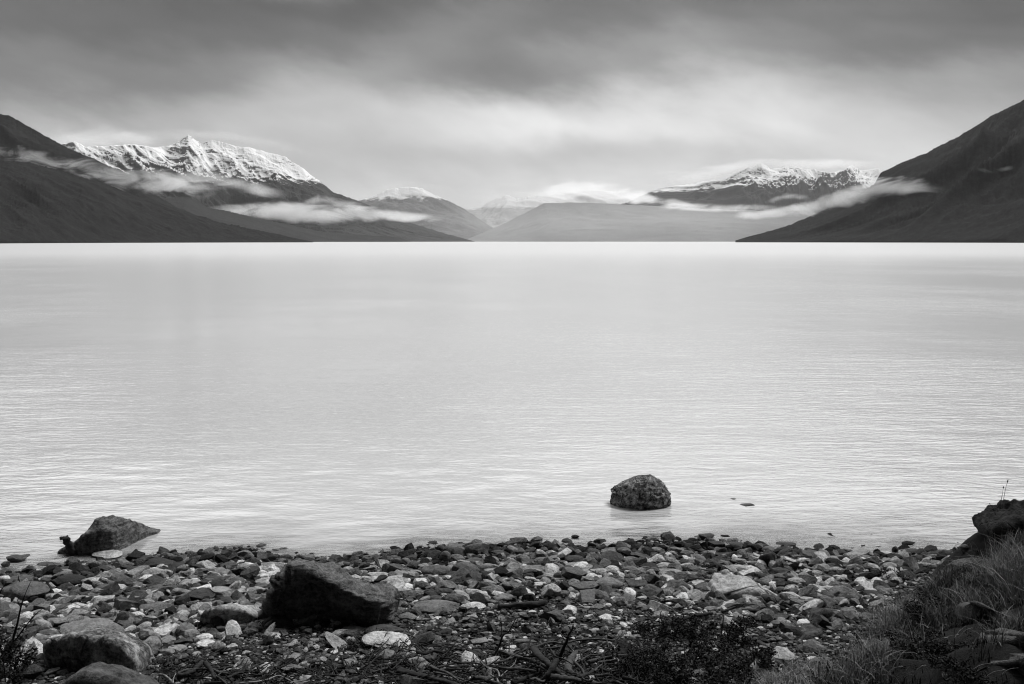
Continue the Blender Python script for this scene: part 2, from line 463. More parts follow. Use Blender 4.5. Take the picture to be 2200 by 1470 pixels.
ridge([(180, 440), (300, 436), (345, 428), (400, 423), (425, 432), (445, 446), (480, 453), (530, 464), (560, 472), (600, 478), (640, 488), (700, 500), (800, 507), (860, 510), (882, 519)],
      (6500, 7000, 9000), (8000, 9000, 9500), mountain_mat('mid_slope', 0.03, fine=2.0), 'low wooded headland under the snowy mountain', 161, amp=.1, trees=1.8, name='hill', wl=700)
ridge([(60, 330), (120, 312), (160, 304), (185, 315), (215, 314), (250, 312), (290, 309), (335, 316), (362, 314), (384, 302), (404, 290), (418, 299), (432, 307), (455, 300), (470, 301), (490, 309), (520, 315), (560, 322), (590, 330), (614, 336), (628, 347), (645, 358), (682, 385), (718, 413), (760, 427), (790, 438), (850, 470), (900, 485), (960, 502), (1020, 519)],
      (10500, 11500, 13500), (14500, 14500, 14500), mountain_mat('snowy_massif_rock', 0.045, 830, 80, fine=0.8), 'large snow covered mountain rising from the left shore', 191, amp=.45, cols=1100, rows=300, jag=3.5, wl=2100, shear=.5, ystr=.8, prof=1.2)
ridge([(700, 450), (745, 440), (790, 424), (815, 414), (832, 408), (850, 404), (885, 402), (905, 404), (930, 416), (960, 430), (985, 441), (1012, 458), (1060, 490), (1100, 510), (1125, 519)],
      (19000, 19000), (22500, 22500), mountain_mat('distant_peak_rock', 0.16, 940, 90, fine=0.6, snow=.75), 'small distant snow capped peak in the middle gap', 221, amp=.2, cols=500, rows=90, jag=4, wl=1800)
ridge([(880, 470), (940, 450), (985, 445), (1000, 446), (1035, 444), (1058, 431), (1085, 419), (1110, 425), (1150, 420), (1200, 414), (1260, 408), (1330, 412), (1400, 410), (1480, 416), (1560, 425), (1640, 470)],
      (27000, 27000), (33000, 33000), mountain_mat('farthest_peak_hazed_rock', 0.30, 1080, 110, fine=0.5, snow=.6), 'faint pale snow range farthest up the valley', 251, amp=.2, cols=500, rows=80, jag=4, wl=2400)  # rock colour lightened to stand in for distance haze
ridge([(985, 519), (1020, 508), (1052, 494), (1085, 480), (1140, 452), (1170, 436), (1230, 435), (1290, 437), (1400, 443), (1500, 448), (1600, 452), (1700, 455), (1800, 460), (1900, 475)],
      (17500, 17500), (19500, 19500), mountain_mat('flat_topped_hazed_slope', 0.24, fine=0.6, var=.35), 'flat topped grey mountain at the head of the lake', 281, amp=.08, cols=500, rows=60, jag=1.5, wl=2000)  # low haze over this mountain is put into its paler base colour
ridge([(1290, 452), (1330, 440), (1370, 424), (1400, 412), (1418, 404), (1435, 399), (1500, 392), (1560, 384), (1590, 369), (1612, 359), (1636, 350), (1655, 361), (1700, 358), (1740, 363), (1780, 371), (1805, 366), (1832, 354), (1850, 366), (1866, 363), (1888, 361), (1905, 380), (1950, 400), (2000, 420)],
      (20500, 20500), (24500, 24500), mountain_mat('right_range_rock', 0.045, 1200, 90, fine=0.6), 'jagged snow range behind the mist band before the right slope', 311, amp=.42, cols=900, rows=260, jag=4, wl=1700, shear=.5)
ridge([(1580, 517), (1600, 511), (1640, 501), (1700, 483), (1760, 457), (1830, 425), (1878, 398), (1892, 372), (1945, 347), (1990, 330), (2015, 315), (2050, 300), (2090, 275), (2130, 250), (2170, 230), (2200, 217), (2350, 130), (2900, -60)],
      (4300, 2700, 2000), (5600, 4500, 4200), mountain_mat('dark_right_slope', 0.012, fine=4.0, var=3.2), 'steep dark forested slope at the right edge', 341, amp=.24, trees=2.2, name='hill', wl=520)

# ------------------------------------------------------------------ haze and mist
HAZE = 0.65e-5
def box_mesh(name, x0, x1, y0, y1, z0, z1):
    V = [(x, y, z) for x in (x0, x1) for y in (y0, y1) for z in (z0, z1)]
    F = [(0, 1, 3, 2), (4, 6, 7, 5), (0, 4, 5, 1), (2, 3, 7, 6), (0, 2, 6, 4), (1, 5, 7, 3)]
    return new_mesh(name, V, F, smooth=False)
m, nt, out = mat_new('thin_haze_air')
pv = nt.nodes.new('ShaderNodeVolumePrincipled'); pv.inputs['Density'].default_value = HAZE; pv.inputs['Color'].default_value = (.97, .97, .97, 1)
nt.links.new(pv.outputs[0], out.inputs['Volume'])
link('haze', box_mesh('haze', -52000, 52000, -500, 52000, -25, 2100), m, kind='stuff', label='thin even haze filling the air over the whole lake valley')
def mist(pts, Y, ty, dens, label, seed, nscale=1.0, ragged=1.1, Y2=None):
    """a soft bank of low cloud: a tube that follows the points, (photo px, photo py, half thickness)"""
    pts = np.array(pts, float)
    n = 40
    px = np.linspace(pts[0, 0], pts[-1, 0], n)
    pc = np.interp(px, pts[:, 0], pts[:, 1]); ph = np.interp(px, pts[:, 0], pts[:, 2])
    k = np.hanning(7); k /= k.sum()
    pc = np.convolve(np.pad(pc, 3, 'edge'), k, 'valid'); ph = np.convolve(np.pad(ph, 3, 'edge'), k, 'valid')
    YY = np.linspace(Y, Y2 or Y, n)
    C = np.array([at_y(a, b, y) for a, b, y in zip(px, pc, YY)])
    tz = ph / FPX * YY
    x0, x1 = C[0, 0], C[-1, 0]; z0, z1 = C[:, 2].min(), C[:, 2].max() + 1e-3; t1 = tz.max()
    me_V = []
    mth = 16
    for i in range(n):
        for j in range(mth):
            a = 2 * pi * j / mth
            me_V.append((C[i, 0], C[i, 1] + ty * 1.05 * math.cos(a), C[i, 2] + 1.05 * tz[i] * math.sin(a)))
    F = [tuple(map(int, f)) for f in grid_faces(n, mth, wrap=True)]
    F += [tuple(range(mth))[::-1], tuple(range((n - 1) * mth, n * mth))]
    me = new_mesh('mist_bank', me_V, F)
    m, nt, out = mat_new('mist'); pos = poscoord(nt)
    X, Yn, Z = (N(nt, s) for s in _sep(nt, pos))
    u = (X - x0) / (x1 - x0)
    idx = np.linspace(0, n - 1, 24).astype(int)
    uu = (C[:, 0] - x0) / (x1 - x0)
    zc = u.ramp([(uu[i], (C[i, 2] - z0) / (z1 - z0)) for i in idx]) * (z1 - z0) + z0
    tt = u.ramp([(uu[i], tz[i] / t1) for i in idx]) * t1
    yc = u * (C[-1, 1] - C[0, 1]) + C[0, 1]
    L = 2139.0 / Y            # noise size in units of about one photo pixel
    n0 = noise_node(nt, mapping(nt, pos, loc=(seed * 3, 0, 0), scale=(L / 210, L / 210, L / 400)), 1.0, 4, 0.6, 0.6)
    a, b = (Z - zc + (n0 - 0.5) * tt * 1.7) / tt, (Yn - yc) / ty
    n1 = noise_node(nt, mapping(nt, pos, loc=(seed, seed, seed), rot=(0, .12, 0), scale=(L / 105 * nscale, L / 105 * nscale, L / 36 * nscale)), 1.0, 9, 0.68, 1.2)
    ends = u.sstep(0.0, 0.22) * (1 - u.sstep(0.76, 1.0))
    q = (0.92 - a * a - b * b) - (n1 - 0.36).f('MAXIMUM', 0.0) * (ragged * 2.6) 
    d = q.sstep(0.0, 1.0) * ends * dens * 1.1
    pv = nt.nodes.new('ShaderNodeVolumePrincipled'); pv.inputs['Color'].default_value = (1, 1, 1, 1); pv.inputs['Anisotropy'].default_value = 0.3
    nt.links.new(d.s, pv.inputs['Density']); nt.links.new(pv.outputs[0], out.inputs['Volume'])
    return link('mist_bank', me, m, label=label, cat='mist', group='banks of low mist between the slopes')
mist([(-300, 290, 40), (-60, 312, 40), (20, 328, 40), (90, 346, 38), (160, 364, 38), (230, 378, 42), (300, 392, 46), (380, 400, 38), (440, 405, 26), (500, 402, 16)], 3350, 160, .024,
     'long pale mist band slanting between the two dark slopes beside the snowy mountain', 3.3, Y2=4700)
mist([(340, 405, 18), (400, 385, 22), (460, 383, 20), (520, 396, 20), (570, 408, 20), (620, 418, 12)], 10500, 300, .0038, 'thin torn wisp of mist across the middle of the snowy mountain', 8.1)
mist([(440, 452, 12), (500, 450, 24), (570, 448, 32), (640, 450, 30), (700, 458, 28), (760, 452, 26), (800, 460, 22), (850, 467, 18), (900, 470, 15), (960, 472, 10)], 9800, 350, .010,
     'bright mist bank lying low across the foot of the snowy mountain', 14.7)
mist([(640, 440, 8), (690, 425, 16), (750, 440, 18), (800, 452, 16), (860, 470, 10)], 10400, 250, .004, 'small ragged wisp rising above the mist bank at the end of the snowy ridge', 19.2)
mist([(1090, 436, 10), (1180, 415, 26), (1260, 408, 34), (1340, 415, 32), (1400, 430, 20), (1470, 441, 14), (1560, 446, 13), (1650, 448, 12), (1700, 448, 10)], 15500, 500, .0034,
     'flat pale mist sheet resting on the flat topped mountain', 25.0, ragged=1.3)
mist([(1560, 463, 8), (1640, 463, 14), (1700, 456, 20), (1760, 441, 26), (1820, 420, 30), (1880, 402, 32), (1930, 394, 30), (1985, 402, 18), (2030, 412, 8)], 4900, 130, .028,
     'thick curved mist tongue climbing the dark slope opposite the snowy mountain', 31.4, ragged=.9, Y2=3900)
mist([(2095, 362, 6), (2125, 370, 13), (2150, 368, 12), (2175, 360, 5)], 3300, 60, .006, 'tiny lone mist wisp high on the steep dark slope', 37.0)
mist([(1650, 432, 8), (1700, 422, 15), (1740, 428, 10)], 16500, 300, .003, 'small mist puff on the slope below the jagged snow range', 41.0)
mist([(960, 425, 14), (1060, 412, 30), (1180, 400, 42), (1300, 398, 44), (1420, 402, 36), (1520, 412, 18)], 25500, 1500, .00026, 'broad soft veil of cloud over the farthest pale range', 71.0, ragged=1.2)
mist([(740, 424, 10), (820, 406, 20), (890, 400, 20), (960, 412, 14), (1010, 428, 8)], 18300, 700, .00035, 'thin cloud veil over the small distant peak', 77.0, ragged=1.3)
mist([(860, 470, 40), (1000, 478, 50), (1150, 470, 60), (1300, 470, 62), (1450, 474, 60), (1560, 480, 50), (1680, 486, 40)], 14800, 2000, .00008, 'thin pale fog filling the far end of the valley', 61.0, ragged=.5)
mist([(70, 312, 16), (150, 302, 24), (220, 300, 26), (290, 302, 20), (350, 304, 10)], 13000, 500, .0016, 'thin cloud hiding the far shoulder of the snowy mountain', 91.0, ragged=1.0)
mist([(60, 322, 14), (130, 300, 30), (220, 290, 30), (300, 296, 16), (400, 290, 14), (480, 292, 14), (560, 306, 14), (640, 322, 14), (700, 345, 8)], 13200, 600, .0008, 'pale cloud edge trailing over the summits of the snowy mountain', 45.0, ragged=1.0)
mist([(1380, 372, 10), (1450, 384, 24), (1520, 374, 24), (1600, 352, 16), (1700, 350, 14), (1800, 352, 14), (1900, 352, 10)], 18500, 900, .0026, 'faint cloud edge trailing over the jagged snow range', 49.0, ragged=1.0)

# ------------------------------------------------------------------ stone shapes
def stone_shape(kind, seed, sub=3):
    r = np.random.default_rng(seed)
    V, F = ico(sub); V = V.copy()
    el_ = {'r': (1, .85, .8), 'f': (1, .8, .42), 'a': (1, .8, .85), 'b': (1, .8, .8), 'l': (1, .5, .45)}[kind]
    V = V * np.array(el_)
    nc, lo, hi = {'r': (8, .62, .88), 'f': (8, .6, .86), 'a': (11, .42, .72), 'b': (8, .5, .62), 'l': (7, .5, .8)}[kind]
    for k in range(nc):
        n = r.normal(size=3); n /= np.linalg.norm(n)
        if kind == 'b' and k < 6: n = np.eye(3)[k // 2] * (1 if k % 2 else -1) + r.normal(size=3) * .09; n /= np.linalg.norm(n)
        sup = (V @ n).max(); d = sup * r.uniform(lo, hi)
        ex = np.maximum(V @ n - d, 0)
        V = V - (ex * (.98 if kind in 'ab' else .92))[:, None] * n
    s = r.uniform(0, 100)
    R_ = np.linalg.norm(V, axis=1)[:, None]; D = V / np.maximum(R_, 1e-6)
    nz = fbm(V[:, 0] * 1.3 + s, V[:, 1] * 1.3, V[:, 2] * 1.3, seed=seed, oct=2) * (.10 if kind == 'r' else .07) + fbm(V[:, 0] * 4 + s, V[:, 1] * 4, V[:, 2] * 4, seed=seed + 3, oct=3) * .045
    V = V + D * nz[:, None]
    a = r.uniform(-.5, .5); c, s_ = math.cos(a), math.sin(a)
    V = np.stack([V[:, 0] * c - V[:, 1] * s_, V[:, 0] * s_ + V[:, 1] * c, V[:, 2]], -1)
    lo_, hi_ = V.min(0), V.max(0)
    return (V - (lo_ + hi_) / 2) / ((hi_ - lo_) / 2), F
KINDS = 'rfabl'
VAR = {k: [stone_shape(k, 1000 + 37 * i + 7 * ord(k), 4) for i in range(10)] for k in KINDS}
VARM = {k: [new_mesh('stone', V, F) for V, F in VAR[k]] for k in KINDS}
for k in KINDS:
    for me in VARM[k]: me.materials.append(M_STONE)
VARS = {k: [new_mesh('banded_stone', V, F) for V, F in VAR[k][:4]] for k in KINDS}
for k in KINDS:
    for me in VARS[k]: me.materials.append(M_STRIPE)

# stones read off the photograph: x0 y0 x1 y1 tone kind [roll]; each block gives its own origin and scale
ZA = """720 385 960 460 150 r;40 415 190 492 55 r;155 415 230 442 60 f;0 475 70 530 75 r;1120 425 1230 475 35 f;1125 450 1412 548 14 b;550 460 640 500 50 a;290 480 450 512 50 f;1760 480 1925 530 45 f -8;1950 440 2110 556 32 a;240 540 400 600 32 a;435 510 640 580 40 a;600 515 715 578 28 a;720 505 860 580 34 a;50 590 240 650 60 f;0 570 45 640 80 r;320 585 430 650 90 r;385 580 650 692 18 r;640 600 810 678 130 r;880 545 1010 582 38 f;860 590 1035 650 85 l 24;1030 515 1230 562 34 f;1122 530 1322 645 112 r;1270 520 1340 562 50 r;1300 540 1392 602 125 r;1390 540 1530 577 60 f;1395 570 1490 602 100 f;1530 525 1700 612 90 r;1690 530 1870 602 90 f 10;1870 520 1990 618 38 a;1980 560 2060 602 140 r;2050 545 2150 602 150 f;1335 605 1440 657 62 r;1510 585 1615 662 90 a;1635 585 1780 647 100 f -14;1770 575 1850 622 170 r;1810 610 1960 708 58 a;1665 630 1790 692 140 a;-60 640 332 825 70 r;270 645 385 732 115 a;450 650 600 742 38 r;540 675 620 742 58 r;820 610 900 652 140 f;850 655 1012 722 140 r;640 660 750 788 125 s;745 665 880 745 58 a;340 730 470 788 105 f;480 745 550 802 110 r;525 750 645 822 82 a -15;910 710 1010 762 50 r;1000 705 1190 792 58 r;1190 705 1335 768 150 f;1170 660 1400 732 68 r;1360 690 1530 782 100 r;1480 700 1715 808 42 a;1685 685 1895 772 120 b;1955 685 2150 745 130 f;1780 760 1860 792 60 r;750 760 905 862 125 b;895 760 1020 848 60 r;385 780 515 852 112 r;381 820 510 892 90 r;515 815 680 862 155 f;520 850 695 932 50 a;260 825 390 912 82 b;0 820 140 900 125 f;20 820 260 922 58 l -18;700 880 800 917 120 f;840 855 990 897 125 f;800 890 940 942 70 r;990 885 1155 962 165 r;1105 800 1365 905 78 r;1115 850 1190 902 70 r;1180 900 1270 962 92 r;1265 905 1350 977 60 a;1350 845 1440 892 80 f;1395 850 1530 932 82 a;1530 840 1590 888 92 r;1500 800 1600 862 60 r;1265 755 1355 822 40 r;1410 755 1480 832 62 r;1865 755 1950 822 60 r;1935 745 2065 805 105 l -28;1970 790 2070 872 60 a;2045 755 2150 872 112 a;705 910 800 967 60 r;510 910 600 962 60 r;350 930 525 1012 92 a;258 925 348 1002 120 r;930 950 1060 1032 70 a;1060 950 1150 1002 80 r;1060 1005 1160 1057 105 r;1165 1010 1265 1062 92 r;1245 975 1330 1042 125 r;1290 1020 1375 1077 140 r;1356 985 1420 1042 90 r;1435 930 1525 987 105 a;1570 890 1670 932 90 f;409 965 922 1125 100 f;210 1075 402 1175 80 r;190 1035 330 1087 58 r;300 1010 412 1062 40 f;180 975 280 1062 58 a;1110 1105 1290 1268 115 a;1270 1180 1400 1252 92 f;1340 1160 1510 1212 112 f;1655 1130 1780 1202 100 r;1700 1125 1820 1228 135 r -20;1820 1145 1920 1202 140 a;1080 1040 1155 1072 125 f;1950 1200 2050 1237 140 r;1520 1210 1620 1247 125 f;195 1205 430 1310 72 l -14;325 1305 470 1422 118 s -20;290 1270 400 1332 72 a;110 1315 310 1470 48 a;440 1350 540 1422 58 a;340 1150 450 1212 100 f;1200 1090 1300 1152 48 a;1410 1100 1510 1162 48 a;100 590 190 640 40 r;960 600 1060 650 70 r;1075 570 1130 600 60 r"""
ZB = """55 485 210 547 112 f;95 545 302 622 165 r;200 490 330 547 140 r;490 455 782 522 18 l;580 500 715 557 60 r;715 480 785 532 58 r;15 540 90 592 112 r;30 575 182 617 165 f;10 615 287 692 140 r;20 645 180 702 68 r;0 690 90 748 112 b;850 425 925 472 24 a;820 460 900 502 112 a;1090 425 1205 477 60 r;1215 420 1390 457 42 f;1380 440 1460 472 120 f;730 515 820 562 122 r;750 555 815 592 175 r;850 520 960 562 30 r;1000 480 1120 532 60 r;1100 490 1265 547 50 f;1090 515 1190 562 155 f -10;970 530 1090 572 38 r;850 550 940 592 125 f;870 570 950 622 68 a;940 565 1110 612 132 f;948 595 1050 642 155 r;1060 595 1282 667 132 f;1115 555 1300 612 100 r;1210 530 1310 582 70 a;1260 470 1380 562 60 r;1340 490 1440 562 115 a;1370 500 1602 612 66 r;1308 610 1442 697 180 s;1435 600 1580 662 112 r;1480 630 1657 742 80 r;1550 325 1727 412 75 a;1728 318 1922 448 62 r;1525 395 1612 497 75 r;1595 415 1732 492 80 r;1735 440 1892 502 58 f;1480 425 1550 457 175 r;1940 380 2092 442 38 r;2040 370 2100 432 30 r;1888 425 2022 512 100 a 22;2000 435 2070 482 50 r;1620 480 1852 612 66 r;1710 550 1812 627 48 a;1778 575 1870 627 112 b;1850 490 1970 542 100 r;2000 480 2070 522 112 r;1873 535 2130 597 102 f;2050 565 2150 607 155 f;1870 625 1982 682 102 b;1980 600 2092 652 68 f;1730 640 1852 727 115 a -30;1488 685 1642 762 48 r;1205 665 1312 702 145 f;1148 690 1302 762 115 b;1303 700 1397 757 68 r;1395 700 1462 742 50 r;1425 750 1552 807 48 r;1568 730 1747 842 78 r;1783 710 1937 838 140 a;1960 735 2125 812 90 r;1308 795 1672 918 82 r;1188 890 1357 967 80 f;1670 845 1747 907 18 b;1713 805 1892 887 155 r;1460 925 1542 962 200 a;1630 900 1702 977 58 a;1740 905 1832 952 112 f;1850 930 1922 982 80 r;885 1060 1274 1200 170 r;915 1000 1217 1092 58 r;708 1005 917 1092 78 r;572 1062 832 1215 125 s 32;780 1090 852 1162 112 r;803 1215 862 1302 125 l 60;278 1230 402 1312 112 a;222 1315 412 1412 92 a;523 1250 612 1312 125 r;53 1310 157 1362 140 r;60 1345 150 1400 120 r;1133 1200 1272 1247 102 r;1780 1100 1922 1162 105 b -10;1597 1140 1712 1177 85 r;2048 1070 2130 1122 112 r;1290 1035 1362 1067 102 r;85 1200 142 1232 160 r;733 1270 832 1312 102 r;668 1335 752 1372 150 r;328 1410 502 1472 125 f;128 1025 252 1062 145 f;80 1075 180 1180 50 a;1260 1085 1530 1120 70 l;1200 800 1260 860 140 a;1180 770 1240 800 120 f"""
ZC = """468 360 607 452 28 a;683 370 782 422 34 r;318 330 412 364 40 f;558 258 622 297 48 r;178 455 272 512 48 r;256 435 427 527 78 r;360 430 467 502 92 a;58 375 187 437 34 r;38 455 112 522 92 r;508 425 672 502 34 r;778 385 987 524 50 r;858 362 942 397 100 f;663 490 782 547 28 r;498 485 652 547 115 a;136 515 455 580 92 f;476 520 687 658 68 a;308 570 417 627 115 r;413 565 487 642 58 r;178 595 267 657 150 a;22 625 152 672 160 a;12 568 127 602 168 f;713 525 852 607 135 a;828 510 947 587 160 r;863 545 952 612 78 a;748 515 832 552 92 f;968 515 1102 592 78 r;1043 405 1237 480 48 a 14;973 430 1122 502 78 r;998 460 1132 527 48 a;1108 475 1272 548 34 r;988 575 1087 652 78 r;1053 540 1132 602 92 a;1088 580 1207 637 58 r;528 625 787 752 76 a;748 600 985 724 92 r;848 725 957 782 92 r;833 700 942 732 58 f;938 700 1002 737 170 f;973 675 1077 717 92 r;1058 625 1202 672 48 r;1118 530 1232 577 58 f;1198 355 1297 402 92 r;1313 340 1417 377 33 r;1463 325 1542 364 38 r;1593 240 1727 312 42 a;1773 260 1842 282 24 f;1673 318 1800 394 9 b;1778 318 1957 372 28 r;1598 385 1707 427 34 f;1603 415 1692 462 72 r;1708 390 1867 462 13 a;1853 390 1922 427 34 r;1868 422 1947 452 105 f;1268 440 1382 477 24 f;1383 440 1537 490 16 l -16;1248 480 1387 542 125 r;1443 485 1552 557 150 r;1533 465 1622 512 24 r;1558 500 1642 547 34 r;1678 435 1817 502 28 a;1748 465 1857 527 80 a;1863 445 1977 497 105 r;1853 495 2007 552 130 f;1233 540 1472 597 105 f;1468 555 1602 602 60 r;1628 530 1742 612 38 r;1688 560 1802 617 70 r;1893 525 2052 597 60 r;1988 470 2082 527 82 r;1518 635 1677 682 140 r;1593 725 1732 792 80 a;1313 755 1387 784 200 f;1328 775 1452 812 115 r;1398 700 1482 762 58 b;1478 715 1592 772 70 r;1088 755 1182 802 125 f;888 765 1012 857 105 r;718 820 832 882 92 a;483 840 602 918 175 a;318 660 472 790 150 r;258 640 362 687 145 f;458 640 542 747 40 r;18 755 122 807 38 b;763 875 912 937 48 r;783 910 912 962 205 a;878 915 962 957 215 a;663 905 742 967 140 a;298 865 502 987 58 a;368 930 427 1007 105 a;153 1000 272 1087 58 a;438 1070 522 1127 205 a;1298 1030 1397 1082 185 a;1008 1075 1082 1132 115 r;923 1040 1012 1102 130 a;1163 850 1227 897 140 a;1378 820 1452 872 108 a;1243 940 1312 987 150 a;698 1020 792 1052 130 f;1643 840 1747 887 92 r;1638 895 1692 962 140 a;608 840 722 862 112 f;133 755 242 802 92 r;1133 680 1227 702 82 f;1083 700 1222 737 38 l 12;1048 925 1112 962 58 r;1458 880 1532 922 82 r;3 1070 97 1112 130 f;313 970 357 1017 160 r;1170 650 1250 690 90 r;1270 690 1350 730 70 r;1560 690 1640 730 60 r;1230 880 1350 925 110 r;470 790 560 830 60 f"""
ZD = """560 553 745 648 118 a -14;745 560 790 602 28 r;780 572 872 607 140 f;973 555 1092 607 16 r;938 508 1032 537 22 f;98 512 227 547 38 f;133 555 212 597 34 r;0 540 75 587 70 r;-20 585 90 687 28 r;268 570 432 622 44 r;238 605 302 647 82 r;318 620 402 662 38 r;388 612 472 657 28 r;88 640 202 687 58 r;253 635 312 667 140 r;1018 610 1135 655 118 l -22;1078 580 1172 617 58 r;798 620 882 672 92 a 15;688 620 782 692 33 a;488 635 602 682 125 f;578 660 692 712 105 r;903 670 1012 722 18 r;828 680 907 732 140 r;718 705 882 727 140 f;668 715 772 757 38 r;473 730 552 767 185 f;223 700 312 747 82 a;63 680 177 722 58 f;143 738 227 760 125 f;198 750 282 792 92 f -14;343 690 402 742 70 a;428 655 502 702 38 r;838 725 962 772 70 f;933 740 987 782 92 r;508 785 562 827 105 r;588 780 662 842 58 r;718 790 812 852 48 r;40 990 182 1057 48 a;168 1010 227 1047 110 a;268 940 302 987 120 b;203 930 252 962 140 r;638 990 782 1042 58 f;298 770 402 802 70 f;68 760 162 812 28 r;0 740 60 772 70 r;93 815 162 847 82 f;1328 530 1392 592 58 r;1148 620 1262 645 70 r;538 870 642 932 18 r;658 840 812 892 18 r;868 545 912 592 48 r;110 700 200 740 90 f;240 820 330 860 80 r;340 820 420 860 110 r;160 880 240 920 70 r;420 780 500 820 60 r;700 770 780 800 80 f;1040 690 1150 730 30 r;990 600 1050 640 60 r"""
STONES = []
for txt, ox, oy, sc in ((ZA, 0, 1080, 3.77), (ZB, 540, 1080, 3.77), (ZC, 1080, 1080, 3.77), (ZD, 1640, 1000, 3.127)):
    for ent in txt.split(';'):
        p = ent.split()
        x0, y0, x1, y1, b = map(float, p[:5])
        STONES.append((ox + x0 / sc, oy + y0 / sc, ox + x1 / sc, oy + y1 / sc, b, p[5], float(p[6]) if len(p) > 6 else 0.0))
EXTRA = []
rs = np.random.default_rng(5)
stones = []          # x, y, z, half sizes, roll, tone, kind, variant, wet, area, bbox
def tone_of(b): return float(np.clip(((b / 255.0) ** 2.0) * 1.3 + 0.004, 0.012, 0.6))
def stone_from_box(s):
    x0, y0, x1, y1, b, k, roll = s
    P = ground_at((x0 + x1) / 2, y1 - 0.12 * (y1 - y0))
    D = P[1] * CP - (P[2] - CAM_Z) * SP
    w = (x1 - x0) * D / FPX; h = (y1 - y0) * D / FPX
    dep = {'l': .45, 'f': .75}.get(k, .72) * w
    dep = min(dep, h * 2.4)
    if roll and k in 'ls':
        c, sn = abs(math.cos(R(roll))), abs(math.sin(R(roll)))
        hh = max((h - w * sn) , 0.45 * h) ; w = min(w / max(c, .6), w * 1.1); h = hh
    hz = max((h - dep * 0.30) / 0.95, 0.42 * h)
    kk = {'s': 'a'}.get(k, k)
    cx, cy = P[0], P[1] + dep * 0.42
    hz_full = hz * 1.22       # a little stays bedded in the gravel
    cz = P[2] + hz - hz_full / 2
    wet = 1.0 if P[1] < shore(P[0]) - 0.9 else 0.0
    return dict(x=cx, y=cy, z=cz, hs=(w * .53, dep * .55, hz_full * .5), roll=roll, tone=tone_of(b), b=b, kind=k, k=kk, var=int(rs.integers(0, 10)), wet=wet,
                area=(x1 - x0) * (y1 - y0), box=(x0, y0, x1, y1))
for s in STONES: stones.append(stone_from_box(s))
stones.sort(key=lambda s: -s['area'])
N_OBJ = 300
LAND = {'big dark boulder': (708, 1275, 290, 140), 'pale cracked boulder': (1597, 1265, 130, 56), 'pale humped boulder': (500, 1322, 130, 44),
        'dark slab fronted boulder': (208, 1402, 206, 92), 'half sunken ridge rock': (240, 1150, 180, 76), 'gnarled driftwood root': (1180, 1405, 150, 60),
        'low leafy shrub': (1450, 1390, 190, 130), 'bare twigged corner bush': (25, 1400, 60, 150), 'rocky grass bank': (2090, 1230, 120, 120),
        'boulder standing in the lake': (1382, 1065, 130, 75), 'straight driftwood log': (1125, 1298, 96, 18), 'dark mossy rock below the grass': (1770, 1320, 70, 40)}
def where(s):
    x0, y0, x1, y1 = s['box']; cx, cy = (x0 + x1) / 2, (y0 + y1) / 2
    best = None
    for n, (lx, ly, lw, lh) in LAND.items():
        dx, dy = cx - lx, (cy - ly) * 1.6
        d = math.hypot(max(abs(dx) - lw / 2, 0), max(abs(dy) - lh * .8, 0))
        if best is None or d < best[0]: best = (d, n, dx, dy, lw, lh)
    d, n, dx, dy, lw, lh = best
    if abs(dx) > abs(dy): r_ = 'right of' if dx > 0 else 'left of'
    else: r_ = 'below' if dy > 0 else 'behind'
    far = 'just ' if d < 45 else ('' if d < 140 else 'far ')
    return far + r_ + ' the ' + n
_sizew = [(3600, 'large'), (1500, 'medium'), (0, 'small')]
_tonew = [(145, 'pale'), (100, 'light grey'), (62, 'grey'), (34, 'dark grey'), (0, 'black')]
_shape = {'r': 'rounded', 'f': 'flat', 'a': 'angular', 'b': 'blocky', 'l': 'long', 's': 'banded'}
for s in stones:
    s['desc'] = next(w for t, w in _sizew if s['area'] > t) + ' ' + next(w for t, w in _tonew if s['b'] >= t) + ' ' + _shape[s['kind']] + ' stone ' + where(s)
_by = {}
for s in stones[:N_OBJ]: _by.setdefault(s['desc'], []).append(s)
_num = ['one', 'two', 'three', 'four', 'five', 'six', 'seven', 'eight', 'nine']
_ord = ['', 'second', 'third', 'fourth', 'fifth', 'sixth', 'seventh', 'eighth', 'ninth']
for dsc, L in _by.items():
    L.sort(key=lambda s: s['box'][0] + s['box'][2])
    if len(L) == 1: L[0]['label'] = dsc
    else:
        for i, s in enumerate(L):
            pre = 'leftmost' if i == 0 else ('rightmost' if i == len(L) - 1 else _ord[min(i, 8)] + ' from left')
            s['label'] = pre + ' ' + dsc
fill_V, fill_F, fill_T, fill_n = [], [], [], 0
def add_fill(V, F, t):
    global fill_n
    fill_V.append(V); fill_F.append(F + fill_n); fill_T.append(np.full(len(V), t)); fill_n += len(V)
def rotm(a, b, c):
    ca, sa, cb, sb, cc, sc_ = math.cos(a), math.sin(a), math.cos(b), math.sin(b), math.cos(c), math.sin(c)
    Rx = np.array([[1, 0, 0], [0, ca, -sa], [0, sa, ca]]); Ry = np.array([[cb, 0, sb], [0, 1, 0], [-sb, 0, cb]]); Rz = np.array([[cc, -sc_, 0], [sc_, cc, 0], [0, 0, 1]])
    return Rz @ Ry @ Rx
